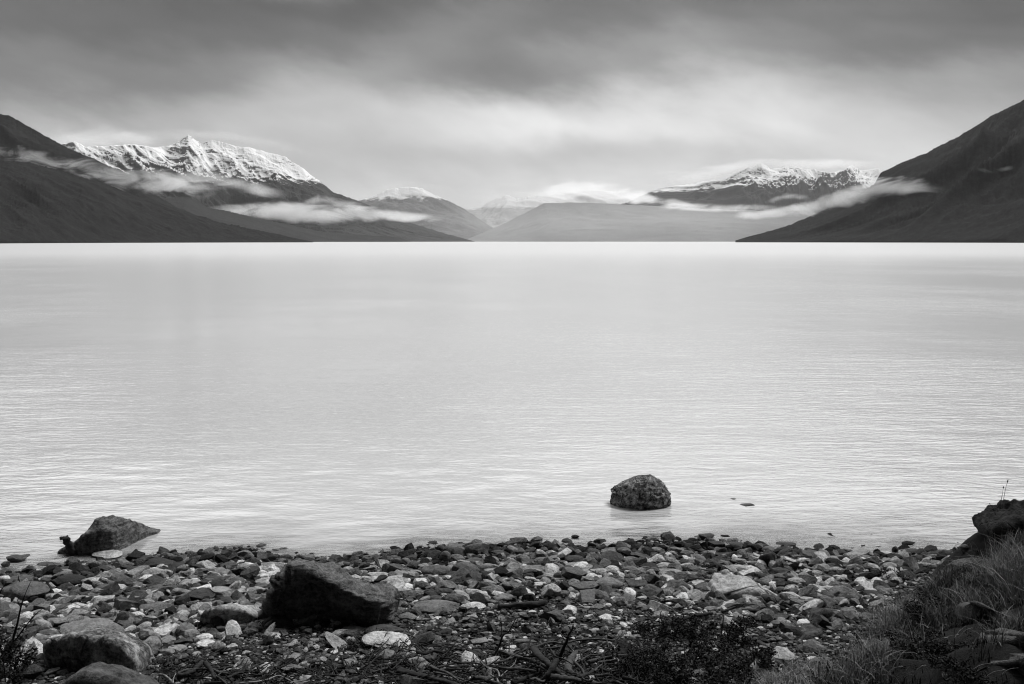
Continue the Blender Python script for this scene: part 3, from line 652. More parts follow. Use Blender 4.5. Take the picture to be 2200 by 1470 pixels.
for i, s in enumerate(stones):
    mir = -1 if rs.random() < .5 else 1
    if i < N_OBJ:
        pool = VARS if (s['kind'] == 's' or rs.random() < .22) else VARM
        me = pool[s['k']][s['var'] % len(pool[s['k']])]
        o = link('beach_stone', me, label=s['label'], cat='stone', group='loose stones lying along the shore')
        o.location = (s['x'], s['y'], s['z']); o.scale = (s['hs'][0] * 1, s['hs'][1], s['hs'][2])
        o.rotation_euler = (rs.uniform(-.05, .05), R(s['roll']), 0 if mir > 0 else pi)
        if mir < 0: o.rotation_euler[1] = R(-s['roll'])
        o.color = (s['tone'],) * 3 + (s['wet'],)
    else:
        V, F = VAR[s['k']][s['var']]
        add_fill((V * np.array(s['hs']) * np.array([mir, mir, 1])) @ rotm(0, R(s['roll']), 0).T + np.array([s['x'], s['y'], s['z']]), F, s['tone'])
# ------------------------------------------------------------------ boulders: lofted from sections
def smooth1(a, n=1):
    for _ in range(n): a = np.concatenate([a[:1], (a[:-2] + 2 * a[1:-1] + a[2:]) / 4, a[-1:]])
    return a
FOOT = []
def boulder(sections, thick, mat, label, seed, name='boulder', cat='boulder', rough=.03, strata=0.0, under=0.0, back=.5, nx=110, mm=72, base_lift=0.0, tone=None, group=None, Y0=None, nscale=1.0, parent=None):
    """sections: (px x, crest y, front edge y, base y) in the photo; thick: metres between the crest and the front edge"""
    S = np.array(sections, float)
    bx = S[:, 0].mean()
    if Y0 is None:
        yg = np.array([ground_at(a, b)[1] for a, b in zip(S[:, 0], S[:, 3])]); Y0 = yg.min()
        ybs = Y0 + (yg - Y0) * .85
    else: ybs = np.full(len(S), Y0)
    
    zb_min = None
    px = np.linspace(S[0, 0], S[-1, 0], nx)
    cr, ed, ba = (smooth1(np.interp(px, S[:, 0], S[:, i]), 2) for i in (1, 2, 3))
    ybn = smooth1(np.interp(px, S[:, 0], ybs), 6)
    V = []
    tt = np.linspace(0, 1, nx)
    pinch = np.minimum(1, np.minimum(tt, 1 - tt) / .10) ** .5
    for i in range(nx):
        yb = ybn[i]
        B = at_y(px[i], ba[i], yb)
        E_ = at_y(px[i], ed[i], yb - under * pinch[i])
        th = thick * (0.25 + .75 * pinch[i])
        C_ = at_y(px[i], cr[i], yb - under * pinch[i] + th)
        kx = 1.0 if cat == 'outcrop' else .35
        x = C_[0] * kx + B[0] * (1 - kx)
        zlo = min(B[2], E_[2]) - .12
        midz = (B[2] + E_[2]) / 2
        poly = np.array([(yb, zlo), (yb - under * .35 * pinch[i] - .02, midz), (E_[1], E_[2] - .02 * pinch[i]), (E_[1] + .02, E_[2]),
                         ((E_[1] + C_[1]) / 2, (E_[2] + C_[2]) / 2 + .0), (C_[1], C_[2]), (C_[1] + back * .35 * th + .05, (C_[2] * .6 + zlo * .4)), (C_[1] + back * th, zlo)])
        poly = np.vstack([poly, poly[:1]])
        L = np.concatenate([[0], np.cumsum(np.hypot(*np.diff(poly, axis=0).T) + 1e-5)])
        q = np.linspace(0, L[-1], mm, endpoint=False)
        yy, zz = np.interp(q, L, poly[:, 0]), np.interp(q, L, poly[:, 1])
        for _ in range(2):
            yy = (np.roll(yy, 1) + 2 * yy + np.roll(yy, -1)) / 4; zz = (np.roll(zz, 1) + 2 * zz + np.roll(zz, -1)) / 4
        V.append(np.stack([np.full(mm, x), yy, zz], -1))
    V = np.array(V)
    c0, c1 = V[0].mean(0), V[-1].mean(0)
    V[0] = c0 + (V[0] - c0) * .35; V[-1] = c1 + (V[-1] - c1) * .35
    # normals for displacement
    dx = np.gradient(V, axis=0); dv = (np.roll(V, -1, 1) - np.roll(V, 1, 1))
    nr = np.cross(dv, dx); nr /= np.linalg.norm(nr, axis=-1, keepdims=True) + 1e-9
    cen = V.mean(1, keepdims=True)
    nr *= np.sign(((V - cen) * nr).sum(-1).mean())
    s = nscale
    d = fbm(V[..., 0] * 2.2 * s, V[..., 1] * 2.2 * s, V[..., 2] * 2.2 * s, seed=seed, oct=3) * rough * 1.3
    d = d + fbm(V[..., 0] * 9 * s, V[..., 1] * 9 * s, V[..., 2] * 9 * s, seed=seed + 5, oct=4, ridged=True) * rough * .55
    d = d + fbm(V[..., 0] * 4.2 * s, V[..., 1] * 3 * s, V[..., 2] * 4.2 * s, seed=seed + 11, oct=2, ridged=True) * rough * .7
    if strata:
        w = V[..., 2] * 1.0 + V[..., 0] * .30 + V[..., 1] * .12 + .03 * vnoise(V[..., 0] * 5, V[..., 1] * 5, V[..., 2] * 5, seed=seed)
        sv = vnoise(w * 42, V[..., 0] * .8, V[..., 1] * .8, seed=seed + 8)
        d = d + strata * (np.abs(sv) - .4) 
    th_ = np.clip((V[..., 2].max(1) - V[..., 2].min(1)) / .45, .1, 1)[:, None]
    V = V + nr * (d * th_)[..., None]
    FOOT.append((V[..., 0].min(), V[..., 0].max(), V[..., 1].min(), V[..., 1].min() + .5 * (V[..., 1].max() - V[..., 1].min()) + .1))
    F = [tuple(map(int, f)) for f in grid_faces(nx, mm, wrap=True)]
    F += [tuple(range(mm))[::-1], tuple(range((nx - 1) * mm, nx * mm))]
    me = new_mesh(name, V.reshape(-1, 3), F)
    o = link(name, me, mat, label=label, cat=cat, group=group, parent=parent)
    return o
MB_DARK = stone_mat('dark_wet_rock', .020, .7, strata=.9, contrast=1.0, scale=.8, tilt=(.1, .3, 0))
MB_MID = stone_mat('weathered_rock', .085, .85, strata=.5, contrast=.9, scale=.8)
MB_BLK = stone_mat('dark_fissured_rock', .055, .85, strata=.5, contrast=1.1, crack=.5, scale=1.2)
MB_PALE = stone_mat('pale_cracked_rock', .40, .85, crack=.75, contrast=.7, scale=.55)
MB_PALE2 = stone_mat('pale_weathered_rock', .36, .85, strata=.3, fleck=.3, contrast=1.0, scale=.8)
MB_LICH = stone_mat('lichen_flecked_rock', .15, .9, fleck=1.1, contrast=1.2, crack=.5, scale=1.0)
MB_TOP = stone_mat('ridged_dark_rock', .12, .8, strata=1.2, contrast=1.0, scale=.8, tilt=(.1, .3, 0))
MB_SLAB = stone_mat('layered_bank_rock', .075, .9, strata=.9, contrast=.8, scale=.8, tilt=(.3, .5, .2))
# the dark boulder with the sloping, layered top
boulder([(565, 1300, 1308, 1312), (580, 1285, 1302, 1332), (596, 1272, 1292, 1336), (612, 1248, 1262, 1337), (628, 1222, 1232, 1336), (640, 1209, 1221, 1335), (658, 1206, 1220, 1334), (680, 1210, 1225, 1334), (705, 1216, 1237, 1335),
         (735, 1228, 1252, 1338), (760, 1242, 1268, 1342), (785, 1252, 1284, 1345), (810, 1258, 1290, 1346), (832, 1262, 1291, 1345), (846, 1272, 1289, 1340), (853, 1286, 1293, 1318)],
          .62, MB_TOP, 'big dark boulder with a sloping layered top and a black overhanging front', 501, rough=.058, strata=.035, under=.20, back=.5, nx=150, mm=110)
boulder([(104, 1400, 1404, 1408), (112, 1378, 1386, 1432), (130, 1370, 1378, 1438), (150, 1364, 1372, 1440), (175, 1358, 1365, 1441), (200, 1357, 1364, 1442), (230, 1361, 1371, 1444), (258, 1368, 1378, 1448), (275, 1372, 1384, 1451), (290, 1378, 1398, 1452), (305, 1395, 1420, 1449), (311, 1412, 1424, 1440)],
        .40, MB_LICH, 'big boulder with a pale rim and a flat black front near the bottom corner', 521, rough=.03, under=.06, back=.4)
boulder([(116, 1480, 1484, 1492), (135, 1455, 1475, 1520), (160, 1436, 1462, 1530), (190, 1428, 1455, 1535), (220, 1430, 1456, 1535), (255, 1440, 1464, 1530), (290, 1455, 1474, 1520), (318, 1480, 1488, 1500)],
        .35, MB_MID, 'rounded grey boulder cut by the bottom edge below the rimmed boulder', 541, rough=.03, back=.5, Y0=6.55)
boulder([(432, 1330, 1334, 1342), (445, 1312, 1322, 1345), (460, 1302, 1312, 1346), (485, 1298, 1305, 1346), (510, 1299, 1306, 1345), (535, 1305, 1312, 1342), (553, 1314, 1318, 1338), (566, 1324, 1327, 1332)],
        .42, MB_PALE2, 'pale humped boulder with moss at its dark foot beside the big dark boulder', 561, rough=.03, under=.10, back=.5)
boulder([(1529, 1272, 1278, 1282), (1538, 1250, 1272, 1288), (1552, 1240, 1270, 1289), (1575, 1237, 1268, 1289), (1600, 1237, 1266, 1292), (1622, 1241, 1268, 1293), (1640, 1256, 1272, 1290), (1655, 1268, 1279, 1286), (1668, 1278, 1281, 1284)],
        .50, MB_PALE, 'large pale boulder crossed by dark cracks among small cobbles', 581, rough=.03, under=.0, back=.4)
boulder([(128, 1182, 1185, 1189), (150, 1166, 1174, 1190), (172, 1148, 1166, 1190), (185, 1128, 1152, 1190), (205, 1115, 1143, 1190), (230, 1110, 1137, 1189), (250, 1111, 1136, 1186), (275, 1119, 1140, 1174), (300, 1128, 1143, 1160), (322, 1134, 1142, 1148), (340, 1137, 1139, 1141)],
        .30, MB_TOP, 'long dark ridge backed rock half sunken in shallow water', 601, rough=.038, strata=.02, back=.5, nx=130, mm=90)
boulder([(1780 - 48, 1338, 1338, 1340), (1745, 1315, 1322, 1338), (1765, 1304, 1312, 1334), (1785, 1306, 1312, 1328), (1804, 1318, 1320, 1326)],
        .35, MB_BLK, 'dark mossy rock at the edge of the grass', 621, rough=.03, back=.4)
boulder([(1712, 1374, 1375, 1378), (1724, 1356, 1364, 1376), (1745, 1342, 1356, 1372), (1762, 1338, 1350, 1366)],
        .4, MB_SLAB, 'leaning grey slab poking out of the grass near the low leafy shrub', 641, rough=.02, back=.3)
# outcrops of the bank
MB_CRAG = stone_mat('black_crag_rock', .014, .85, strata=.7, contrast=1.3, crack=.4, scale=1.2, tilt=(.2, .5, .1))
boulder([(2122, 1128, 1132, 1140), (2128, 1112, 1122, 1150), (2142, 1098, 1112, 1158), (2160, 1086, 1104, 1165), (2180, 1082, 1104, 1170), (2205, 1086, 1110, 1180), (2240, 1080, 1112, 1190), (2300, 1078, 1120, 1195)],
        .7, MB_CRAG, 'black rock knob on top of the grass bank with tall seed stalks beside it', 661, rough=.12, back=.5, Y0=9.3, cat='outcrop', name='rock_outcrop')
boulder([(2078, 1196, 1198, 1205), (2088, 1176, 1188, 1212), (2102, 1160, 1178, 1215), (2120, 1148, 1170, 1220), (2145, 1140, 1168, 1225), (2175, 1140, 1170, 1228), (2210, 1150, 1175, 1230)],
        .6, MB_CRAG, 'black crumbling crag at the water end of the grass bank', 681, rough=.14, back=.4, Y0=9.6, cat='outcrop', name='rock_outcrop')
boulder([(2026, 1236, 1238, 1242), (2040, 1212, 1222, 1238), (2056, 1202, 1212, 1228), (2078, 1198, 1206, 1220), (2092, 1198, 1204, 1212)],
        .4, MB_SLAB, 'tilted dark slab at the foot of the black crag', 701, rough=.02, under=.05, back=.3, cat='outcrop', name='rock_outcrop')
boulder([(2050, 1300, 1304, 1312), (2060, 1278, 1290, 1306), (2078, 1268, 1280, 1304), (2098, 1266, 1278, 1300), (2112, 1274, 1284, 1294)],
        .35, MB_SLAB, 'upper layered slab in the grass above the broad slab', 721, rough=.03, strata=.02, under=.04, back=.3, cat='outcrop', name='rock_outcrop', base_lift=1)
boulder([(2048, 1318, 1322, 1326), (2062, 1298, 1310, 1340), (2080, 1292, 1315, 1356), (2100, 1294, 1325, 1366), (2120, 1304, 1330, 1366), (2138, 1325, 1340, 1356), (2148, 1338, 1345, 1350)],
        .45, MB_SLAB, 'broad layered grey slab bare among the bank grass', 741, rough=.02, strata=.015, under=.06, back=.3, cat='outcrop', name='rock_outcrop')
boulder([(2116, 1372, 1376, 1384), (2130, 1358, 1368, 1394), (2152, 1354, 1366, 1400), (2175, 1360, 1374, 1400), (2192, 1372, 1384, 1394)],
        .4, MB_SLAB, 'hollowed grey rock with a grass tuft in front below the broad slab', 761, rough=.03, under=.04, back=.3, cat='outcrop', name='rock_outcrop')
boulder([(2106, 1420, 1424, 1430), (2122, 1410, 1420, 1436), (2150, 1405, 1416, 1462), (2180, 1406, 1420, 1475), (2215, 1410, 1424, 1480)],
        .4, MB_SLAB, 'grey rock ledge cut by the bottom corner beneath the hollowed rock', 781, rough=.03, under=.08, back=.3, cat='outcrop', name='rock_outcrop')
# the round boulder standing in the lake
def knobbly(label, cx, ytop, ybot, wpx, mat, seed, sub=6, name='boulder', squash=(1, .8, 1), cat='boulder', knob=None):
    P = np.array(at_water(cx, ybot)); D = P[1]
    w = wpx * math.hypot(D, CAM_Z) / FPX; h = .88 * (ybot - ytop) * math.hypot(D, CAM_Z) / FPX
    V, F = ico(sub); V = V.copy()
    r = np.random.default_rng(seed)
    for k in range(9):
        n = r.normal(size=3); n[1] -= .4; n /= np.linalg.norm(n); d = r.uniform(.84, .96)
        V = V - np.maximum(V @ n - d, 0)[:, None] * n * .9
    nz = fbm(V[:, 0] * 1.6, V[:, 1] * 1.6, V[:, 2] * 1.6, seed=seed, oct=3) * .14 + fbm(V[:, 0] * 6, V[:, 1] * 6, V[:, 2] * 6, seed=seed + 1, oct=5, ridged=True) * .075
    V = V * (1 + nz)[:, None]
    lo, hi = V.min(0), V.max(0); V = (V - (lo + hi) / 2) / ((hi - lo) / 2)
    if knob: V[:, 2] *= 1 - knob * sstep(0.3, -1.0, V[:, 0]) * (V[:, 2] > -.2)
    hz = h * 1.02
    V = V * np.array([w / 2, w / 2 * squash[1], hz * .80])
    me = new_mesh(name, V, F)
    return link(name, me, mat, label=label, cat=cat, loc=(P[0], P[1] + w * .33, hz * .20))
def at_water(px, py):
    d = ray(px, py); t = -CAM_Z / d[2]; return d * t + np.array([0, 0, CAM_Z])
MB_LAKE = stone_mat('fissured_lake_rock', .13, .8, fleck=1.3, contrast=1.5, crack=.6, scale=1.3)
knobbly('round fissured boulder standing alone in the lake', 1383, 1023, 1094, 134, MB_LAKE, 901, knob=.30)
def small_wet(px, py, w, h, seed, label):
    P = at_water(px, py); D = math.hypot(P[1], CAM_Z)
    me = VARM['a'][seed % 10]
    o = link('submerged_rock', me, label=label, cat='rock')
    o.location = (P[0], P[1], 0.0); o.scale = (w * D / FPX / 2, w * D / FPX / 3, h * D / FPX * .8); o.color = (.02, .02, .02, 0)
small_wet(1606, 1086, 32, 4, 3, 'tiny black rock tip just breaking the water beside the round boulder')
small_wet(1578, 1073, 24, 1.2, 4, 'thin black rock sliver awash behind the tiny rock tip')

# ------------------------------------------------------------------ fill of cobbles and pebbles
def scatter(n, ymin, ymax, dens):
    out_ = []
    while len(out_) < n:
        k = 40000
        y = rng.uniform(ymin, ymax, k); x = rng.uniform(-1, 1, k) * (y * .70 + .5)
        keep = dens(x, y) > rng.random(k)
        out_ += list(zip(x[keep], y[keep]))
    return np.array(out_[:n])
big = np.array([(s['x'], s['y'], s['hs'][0], s['hs'][1]) for s in stones])
def free(P, f=.95):
    d = ((P[:, None, 0] - big[None, :, 0]) / (big[None, :, 2] * f)) ** 2 + ((P[:, None, 1] - big[None, :, 1]) / (big[None, :, 3] * f)) ** 2
    return ~(d < 1).any(1)
def cob_d(x, y):
    b = shore(x) - y
    edge = np.interp(x, [-6, -4, -2.5, -1.2, 0, 1.5, 3, 5], [5.5, 4.3, 3.0, 2.0, 1.9, 2.6, 3.4, 4])
    d = sstep(edge + .9, edge - .5, b) * .95 + .05
    d = d * sstep(.15, -.15, footd(x, y)) * np.where(b < 0, .12 + .38 * sstep(-.8, 0.1, b), 1) * sstep(-3.2, -2.2, b)
    return d
P = scatter(10500, 6.2, 15.2, cob_d); P = P[free(P)]
sub2 = {k: [stone_shape(k, 4000 + 31 * i + ord(k), 2) for i in range(10)] for k in 'rfabl'}
ks = rng.choice(list('rrffaaaabbl'), len(P))
for i, (x, y) in enumerate(P):
    V, F = sub2[ks[i]][rng.integers(0, 10)]
    s = .020 + .028 * rng.gamma(1.4, .75)
    s = min(s, .105)
    b_ = float(shore(x)) - y
    t = float(np.clip(rng.lognormal(-1.95, 1.0), .010, .6))
    if b_ < .5: t *= .35
    sz = {'f': .45, 'l': .5}.get(ks[i], .62)
    V = V * np.array([s * rng.uniform(.9, 1.4), s * rng.uniform(.8, 1.0), s * sz])
    V = V @ rotm(rng.normal(0, .38), rng.normal(0, .38), rng.uniform(0, 6.3)).T
    add_fill(V + np.array([x, y, float(G(x, y)) + s * sz * .35]), F, t)
me = new_mesh('small_cobbles', np.concatenate(fill_V), np.concatenate(fill_F), smooth=False, tone=np.concatenate(fill_T)); 
link('small_cobbles', me, M_FILL, kind='stuff', label='countless small cobbles packed between the larger stones of the beach')
# gravel
sub1 = [stone_shape('rfa'[i % 3], 6000 + i, 1) for i in range(16)]
def gr_d(x, y):
    b = shore(x) - y
    return np.where(b < -1.2, 0, 1) * sstep(.5, .0, footd(x, y)) * (.06 + .94 * (1 - cob_d(x, y)))
P = scatter(54000, 6.0, 13.8, gr_d)
gz = G(P[:, 0], P[:, 1])
VV, FF, TT, c = [], [], [], 0
sz = .005 + .0065 * rng.gamma(1.5, .8, len(P)); sz = np.minimum(sz, .034)
tn = np.clip(rng.lognormal(-2.7, 1.0, len(P)), .012, .6)
for i in range(len(P)):
    V, F = sub1[i % 16]
    a = rng.uniform(0, 6.3); ca, sa = math.cos(a), math.sin(a); s = sz[i]
    W_ = V * np.array([s * 1.3, s, s * .7])
    VV.append(np.stack([W_[:, 0] * ca - W_[:, 1] * sa + P[i, 0], W_[:, 0] * sa + W_[:, 1] * ca + P[i, 1], W_[:, 2] + gz[i] + s * .45], -1))
    FF.append(F + c); TT.append(np.full(len(V), tn[i])); c += len(V)
me = new_mesh('gravel', np.concatenate(VV), np.concatenate(FF), smooth=False, tone=np.concatenate(TT))
link('gravel', me, M_FILL, kind='stuff', label='fine mixed gravel covering the bare ground between the stones')
# ------------------------------------------------------------------ driftwood
def wood_mat(name, tone):
    m, nt, out = mat_new(name)
    g = objcoord(nt)
    a = nt.nodes.new('ShaderNodeAttribute'); a.attribute_name = 'along'
    pos = poscoord(nt)
    n = noise_node(nt, pos, 30, 5, .6); n2 = noise_node(nt, mapping(nt, pos, scale=(12, 60, 120)), 1, 4, .6)
    c = tone * ((n - .5) * 1.6 + (n2 - .5) * 2.2 + 1.0)
    principled(nt, out, c.f('MAXIMUM', .008), .85, n2 * .6 + n * .4, .1, .8, .01)
    return m
MW = wood_mat('grey_driftwood', .06); MWD = wood_mat('dark_wet_driftwood', .028); MWP = wood_mat('bleached_twig', .20)
def tube(P, r, seed, flat=1.0, knots=.22, sides=9, sub=6):
    """a tapering, slightly crooked limb through the points"""
    P = np.array(P, float); r = np.array(r, float)
    t = np.arange(len(P)); q = np.linspace(0, len(P) - 1, (len(P) - 1) * sub + 1)
    def cr(a):
        out_ = []
        for v in q:
            i = min(int(v), len(a) - 2); u = v - i
            p0, p1, p2, p3 = a[max(i - 1, 0)], a[i], a[i + 1], a[min(i + 2, len(a) - 1)]
            out_.append(.5 * ((2 * p1) + (-p0 + p2) * u + (2 * p0 - 5 * p1 + 4 * p2 - p3) * u * u + (-p0 + 3 * p1 - 3 * p2 + p3) * u ** 3))
        return np.array(out_)
    C = cr(P); rr = np.maximum(cr(r), .0015)
    T = np.gradient(C, axis=0); T /= np.linalg.norm(T, axis=1)[:, None] + 1e-9
    up = np.array([0, 0, 1.0])
    V = []
    for i in range(len(C)):
        a = np.cross(T[i], up); a /= np.linalg.norm(a) + 1e-6
        if np.linalg.norm(np.cross(T[i], up)) < .1: a = np.array([1.0, 0, 0])
        b = np.cross(a, T[i])
        for j in range(sides):
            th = 2 * pi * j / sides
            k = 1 + knots * float(vnoise(i * .55, j * 1.1, seed=seed)) * 1.5 + knots * .6 * math.sin(3 * th + seed)
            V.append(C[i] + (a * math.cos(th) + b * math.sin(th) * flat) * rr[i] * k)
    F = [tuple(map(int, f)) for f in grid_faces(len(C), sides, wrap=True)]
    F += [tuple(range(sides))[::-1], tuple(range((len(C) - 1) * sides, len(C) * sides))]
    return V, F
def merge(parts):
    V, F = [], []
    for v, f in parts:
        n = len(V); V += list(v); F += [tuple(i + n for i in q) for q in f]
    return V, F
wseed = [0]
def limb(pts, r0, r1, lift=0.02, stand=False, flat=1.0):
    """pts: photo positions (px, py[, extra height]); lying on the ground, or standing up from the first point"""
    wseed[0] += 1
    P = []
    g0 = ground_at(pts[0][0], pts[0][1])
    for k, p in enumerate(pts):
        if stand: P.append(at_y(p[0], p[1], g0[1] - .03 * k) + (np.array([0, 0, -.02]) if k == 0 else 0))
        else:
            ex = p[2] if len(p) > 2 else 0
            q = ground_at(p[0], p[1], lift + ex); P.append(q)
    n = len(P)
    D = P[0][1]
    r = np.linspace(r0, r1, n) * D / FPX * .78
    return tube(P, r, wseed[0], flat)
def driftwood(name, limbs, mat, label, cat, group='driftwood along the tide line'):
    parts = [limb(*a[:3], **(a[3] if len(a) > 3 else {})) for a in limbs]
    V, F = merge(parts[:1])
    o = link(name, new_mesh(name, V, F), mat, label=label, cat=cat, group=group)
    for pv_ in parts[1:]:
        link('side_branch', new_mesh('side_branch', *pv_), mat, parent=o)
    return o
def Z1(*pts): return [(800 + p[0] / 3.667, 1300 + p[1] / 3.667) + tuple(p[2:]) for p in pts]     # read from an enlarged view
def Z2(*pts): return [(340 + p[0] / 7.333, 1380 + p[1] / 7.333) + tuple(p[2:]) for p in pts]
def Z3(*pts): return [(1380 + p[0] / 5.238, 1280 + p[1] / 5.238) + tuple(p[2:]) for p in pts]
L_ = dict(lift=.03); H_ = dict(lift=.07)
S_ = dict(stand=True)
driftwood('driftwood_branch', [(Z1((280, 232), (340, 258), (430, 292), (560, 325), (700, 348), (840, 365), (950, 368)), 2.2, 3.2, L_), (Z1((650, 345), (560, 362), (430, 372), (330, 360), (190, 330), (75, 295)), 1.6, 1.0, dict(lift=.05))],
          MW, 'long smooth forked branch pointing at the pale speckled stone', 'driftwood')
driftwood('driftwood_branch', [(Z1((900, 440), (960, 395), (1000, 320), (1030, 240), (1070, 215), (1100, 165), (1135, 95)), 4.0, .8, S_), (Z1((1018, 290), (1015, 220), (1018, 160), (1010, 100)), 1.4, .7, S_)],
          MWD, 'upright crooked dead branch with two thin fingers', 'driftwood')
driftwood('driftwood_log', [(Z1((-60, 500), (60, 478), (200, 458), (330, 455), (440, 458)), 6.0, 4.5, dict(lift=.03, flat=.6)), (Z1((0, 530), (110, 500), (240, 478)), 3.0, 1.5, L_)],
          MW, 'long split plank like log lying flat near the bottom edge', 'driftwood')
driftwood('driftwood_log', [(Z1((200, 520), (330, 545), (440, 570), (560, 600), (680, 640)), 9, 7, dict(lift=.06, flat=.8))], MWD, 'thick dark log sunk in litter below the split plank log', 'driftwood')
driftwood('driftwood_log', [(Z1((450, 505), (560, 480), (640, 455), (715, 435)), 3.0, 2.2, L_)], MW, 'short straight stick between the split log and the upright dead branch', 'driftwood')
driftwood('driftwood_log', [(Z1((500, 545), (600, 505), (700, 480), (760, 478)), 7, 5, dict(lift=.03, flat=.6))], MWD, 'broad dark bark strip under the short straight stick', 'driftwood')
driftwood('driftwood_branch', [(Z1((960, 460), (1060, 430), (1110, 395), (1160, 370), (1215, 340)), 3.6, 2.4, H_), (Z1((1080, 425), (1130, 400), (1165, 378)), 2.2, 1.4, H_)],
          MW, 'pair of grey limbs sweeping up from the upright dead branch', 'driftwood')
driftwood('driftwood_log', [(Z1((1000, 375), (1130, 405), (1230, 432), (1330, 470), (1420, 510), (1510, 560)), 6, 5, H_)], MW, 'long weathered limb crossing under the driftwood heap', 'driftwood')
driftwood('driftwood_root', [(Z1((1270, 340, .05), (1310, 400, .08), (1370, 450, .06), (1430, 500, .04), (1480, 545)), 12, 7, dict(lift=.10, flat=.7)), (Z1((1450, 440, .1), (1420, 500, .07), (1370, 560, .03), (1335, 600)), 9, 7, dict(lift=.08)),
           (Z1((1420, 490), (1480, 520), (1530, 545)), 4, 3, H_)], MWD, 'gnarled driftwood root spreading at the middle of the heap', 'driftwood')
driftwood('driftwood_branch', [(Z1((1440, 470), (1475, 410), (1500, 350), (1530, 290), (1545, 240), (1575, 190), (1582, 150)), 6.5, 1.6, S_), (Z1((1530, 290), (1580, 280), (1610, 300)), 2.0, .8, S_), (Z1((1545, 240), (1520, 215), (1500, 200)), 1.8, .8, S_)],
          MWD, 'tall dark stake like snag standing over the driftwood heap', 'driftwood')
driftwood('driftwood_branch', [(Z1((1290, 330), (1370, 300), (1440, 295), (1500, 305), (1560, 290), (1640, 275), (1740, 270), (1850, 275), (1900, 278), (1975, 238)), 3.2, 2.4, H_)], MW, 'long wavy limb along the back of the driftwood heap', 'driftwood')
driftwood('driftwood_branch', [(Z1((1480, 330), (1400, 340), (1340, 345), (1290, 350)), 2.8, 1.4, H_)], MW, 'thin curved limb beside the long wavy limb', 'driftwood')
driftwood('driftwood_log', [(Z1((1530, 540), (1545, 470), (1575, 410), (1620, 370), (1690, 368)), 14, 6, dict(lift=.06, flat=.7)), (Z1((1560, 530), (1600, 545), (1640, 560)), 7, 4, H_)], MW, 'broad smooth curved stump with a light patch right of the gnarled root', 'driftwood')
driftwood('driftwood_branch', [(Z1((1640, 440), (1700, 400), (1760, 395), (1820, 380), (1860, 350), (1855, 300), (1835, 240)), 3.2, 1.0, H_)], MW, 'thin hooked branch curling up at its end', 'driftwood')
driftwood('driftwood_log', [(Z1((1700, 450), (1820, 420), (1920, 402), (2010, 398)), 6, 3, H_), (Z1((1780, 455), (1860, 440), (1930, 430)), 3, 2, H_)], MW, 'forked grey limb left of the low leafy shrub', 'driftwood')
driftwood('driftwood_log', [(Z1((2060, 400), (2130, 415), (2200, 405), (2260, 412)), 4.5, 3.5, H_)], MWP, 'short pale limb end poking out of the leafy shrub', 'driftwood')
driftwood('driftwood_log', [(Z1((1410, 565, .05), (1500, 575, .05), (1600, 590, .04), (1700, 610), (1850, 635)), 8, 5, dict(lift=.06)), ], MW, 'thick grey limb along the bottom edge below the gnarled root', 'driftwood')
driftwood('driftwood_branch', [(Z1((1100, 610), (1180, 585), (1260, 555), (1340, 535)), 7, 4, H_)], MWD, 'dark limb rising from the bottom edge left of the gnarled root', 'driftwood')
driftwood('driftwood_branch', [(Z1((1000, 620), (985, 590), (1000, 560), (985, 515), (940, 500), (900, 490), (860, 450), (825, 400)), 3.4, .8, H_), (Z1((985, 590), (1030, 545), (1080, 500), (1120, 460), (1135, 420)), 1.8, .8, H_), (Z1((990, 585), (950, 560), (930, 545)), 2.0, 1.0, H_)],
          MWP, 'pale spidery twig spreading its arms near the bottom edge', 'driftwood')
driftwood('driftwood_branch', [(Z1((780, 570), (860, 580), (960, 610), (1040, 640)), 7, 5, H_)], MW, 'weathered limb at the bottom edge beside the pale spidery twig', 'driftwood')
driftwood('driftwood_branch', [(Z1((480, 530), (560, 545), (660, 570), (740, 600), (820, 625)), 2.6, 1.6, H_)], MW, 'thin stick slanting over the thick dark log', 'driftwood')
driftwood('driftwood_branch', [(Z1((1160, 520), (1230, 512), (1310, 512)), 5, 4, H_)], MWD, 'short dark limb level with the gnarled root', 'driftwood')
driftwood('driftwood_log', [([(1070, 1303), (1100, 1301), (1135, 1299), (1173, 1294)], 7, 8, dict(lift=.05))], wood_mat('smooth_brown_driftwood', .05), 'straight dark driftwood log lying alone on the open gravel', 'driftwood')
driftwood('driftwood_log', [(Z3((0, 345), (110, 340), (200, 325), (290, 300), (400, 285)), 4.5, 3.5, dict(lift=.05))], MW, 'front section of the long limb lying above the leafy shrub', 'driftwood')
driftwood('driftwood_log', [(Z3((410, 280), (500, 250), (600, 225), (700, 210), (790, 195)), 7, 4, dict(lift=.06))], MWD, 'thick middle limb lying above the leafy shrub', 'driftwood')
driftwood('driftwood_log', [(Z3((900, 180), (980, 150), (1060, 120), (1140, 95)), 4, 3, dict(lift=.05))], MWD, 'black stick pointing up at the pale cracked boulder', 'driftwood')
driftwood('driftwood_log', [(Z3((1060, 160), (1140, 162), (1230, 168), (1320, 172)), 4.5, 4, dict(lift=.04))], MWD, 'level black stick below the pale cracked boulder', 'driftwood')
driftwood('driftwood_log', [([(1478, 1245), (1498, 1243), (1524, 1245)], 3, 2, dict(lift=.05, flat=.6))], MWD, 'short dark plank left of the pale cracked boulder', 'driftwood')
driftwood('driftwood_log', [([(1659, 1190), (1680, 1200), (1707, 1211)], 4, 2.5, dict(lift=.06))], MWD, 'dark stick sloping down among the shoreline stones', 'driftwood')
driftwood('driftwood_stump', [([(160, 1191), (154, 1180), (146, 1166), (141, 1155)], 13, 9, S_), ([(144, 1158), (136, 1156), (129, 1158)], 8, 4, S_)], MWD, 'black broken stump leaning out of the water by the ridge rock', 'driftwood')
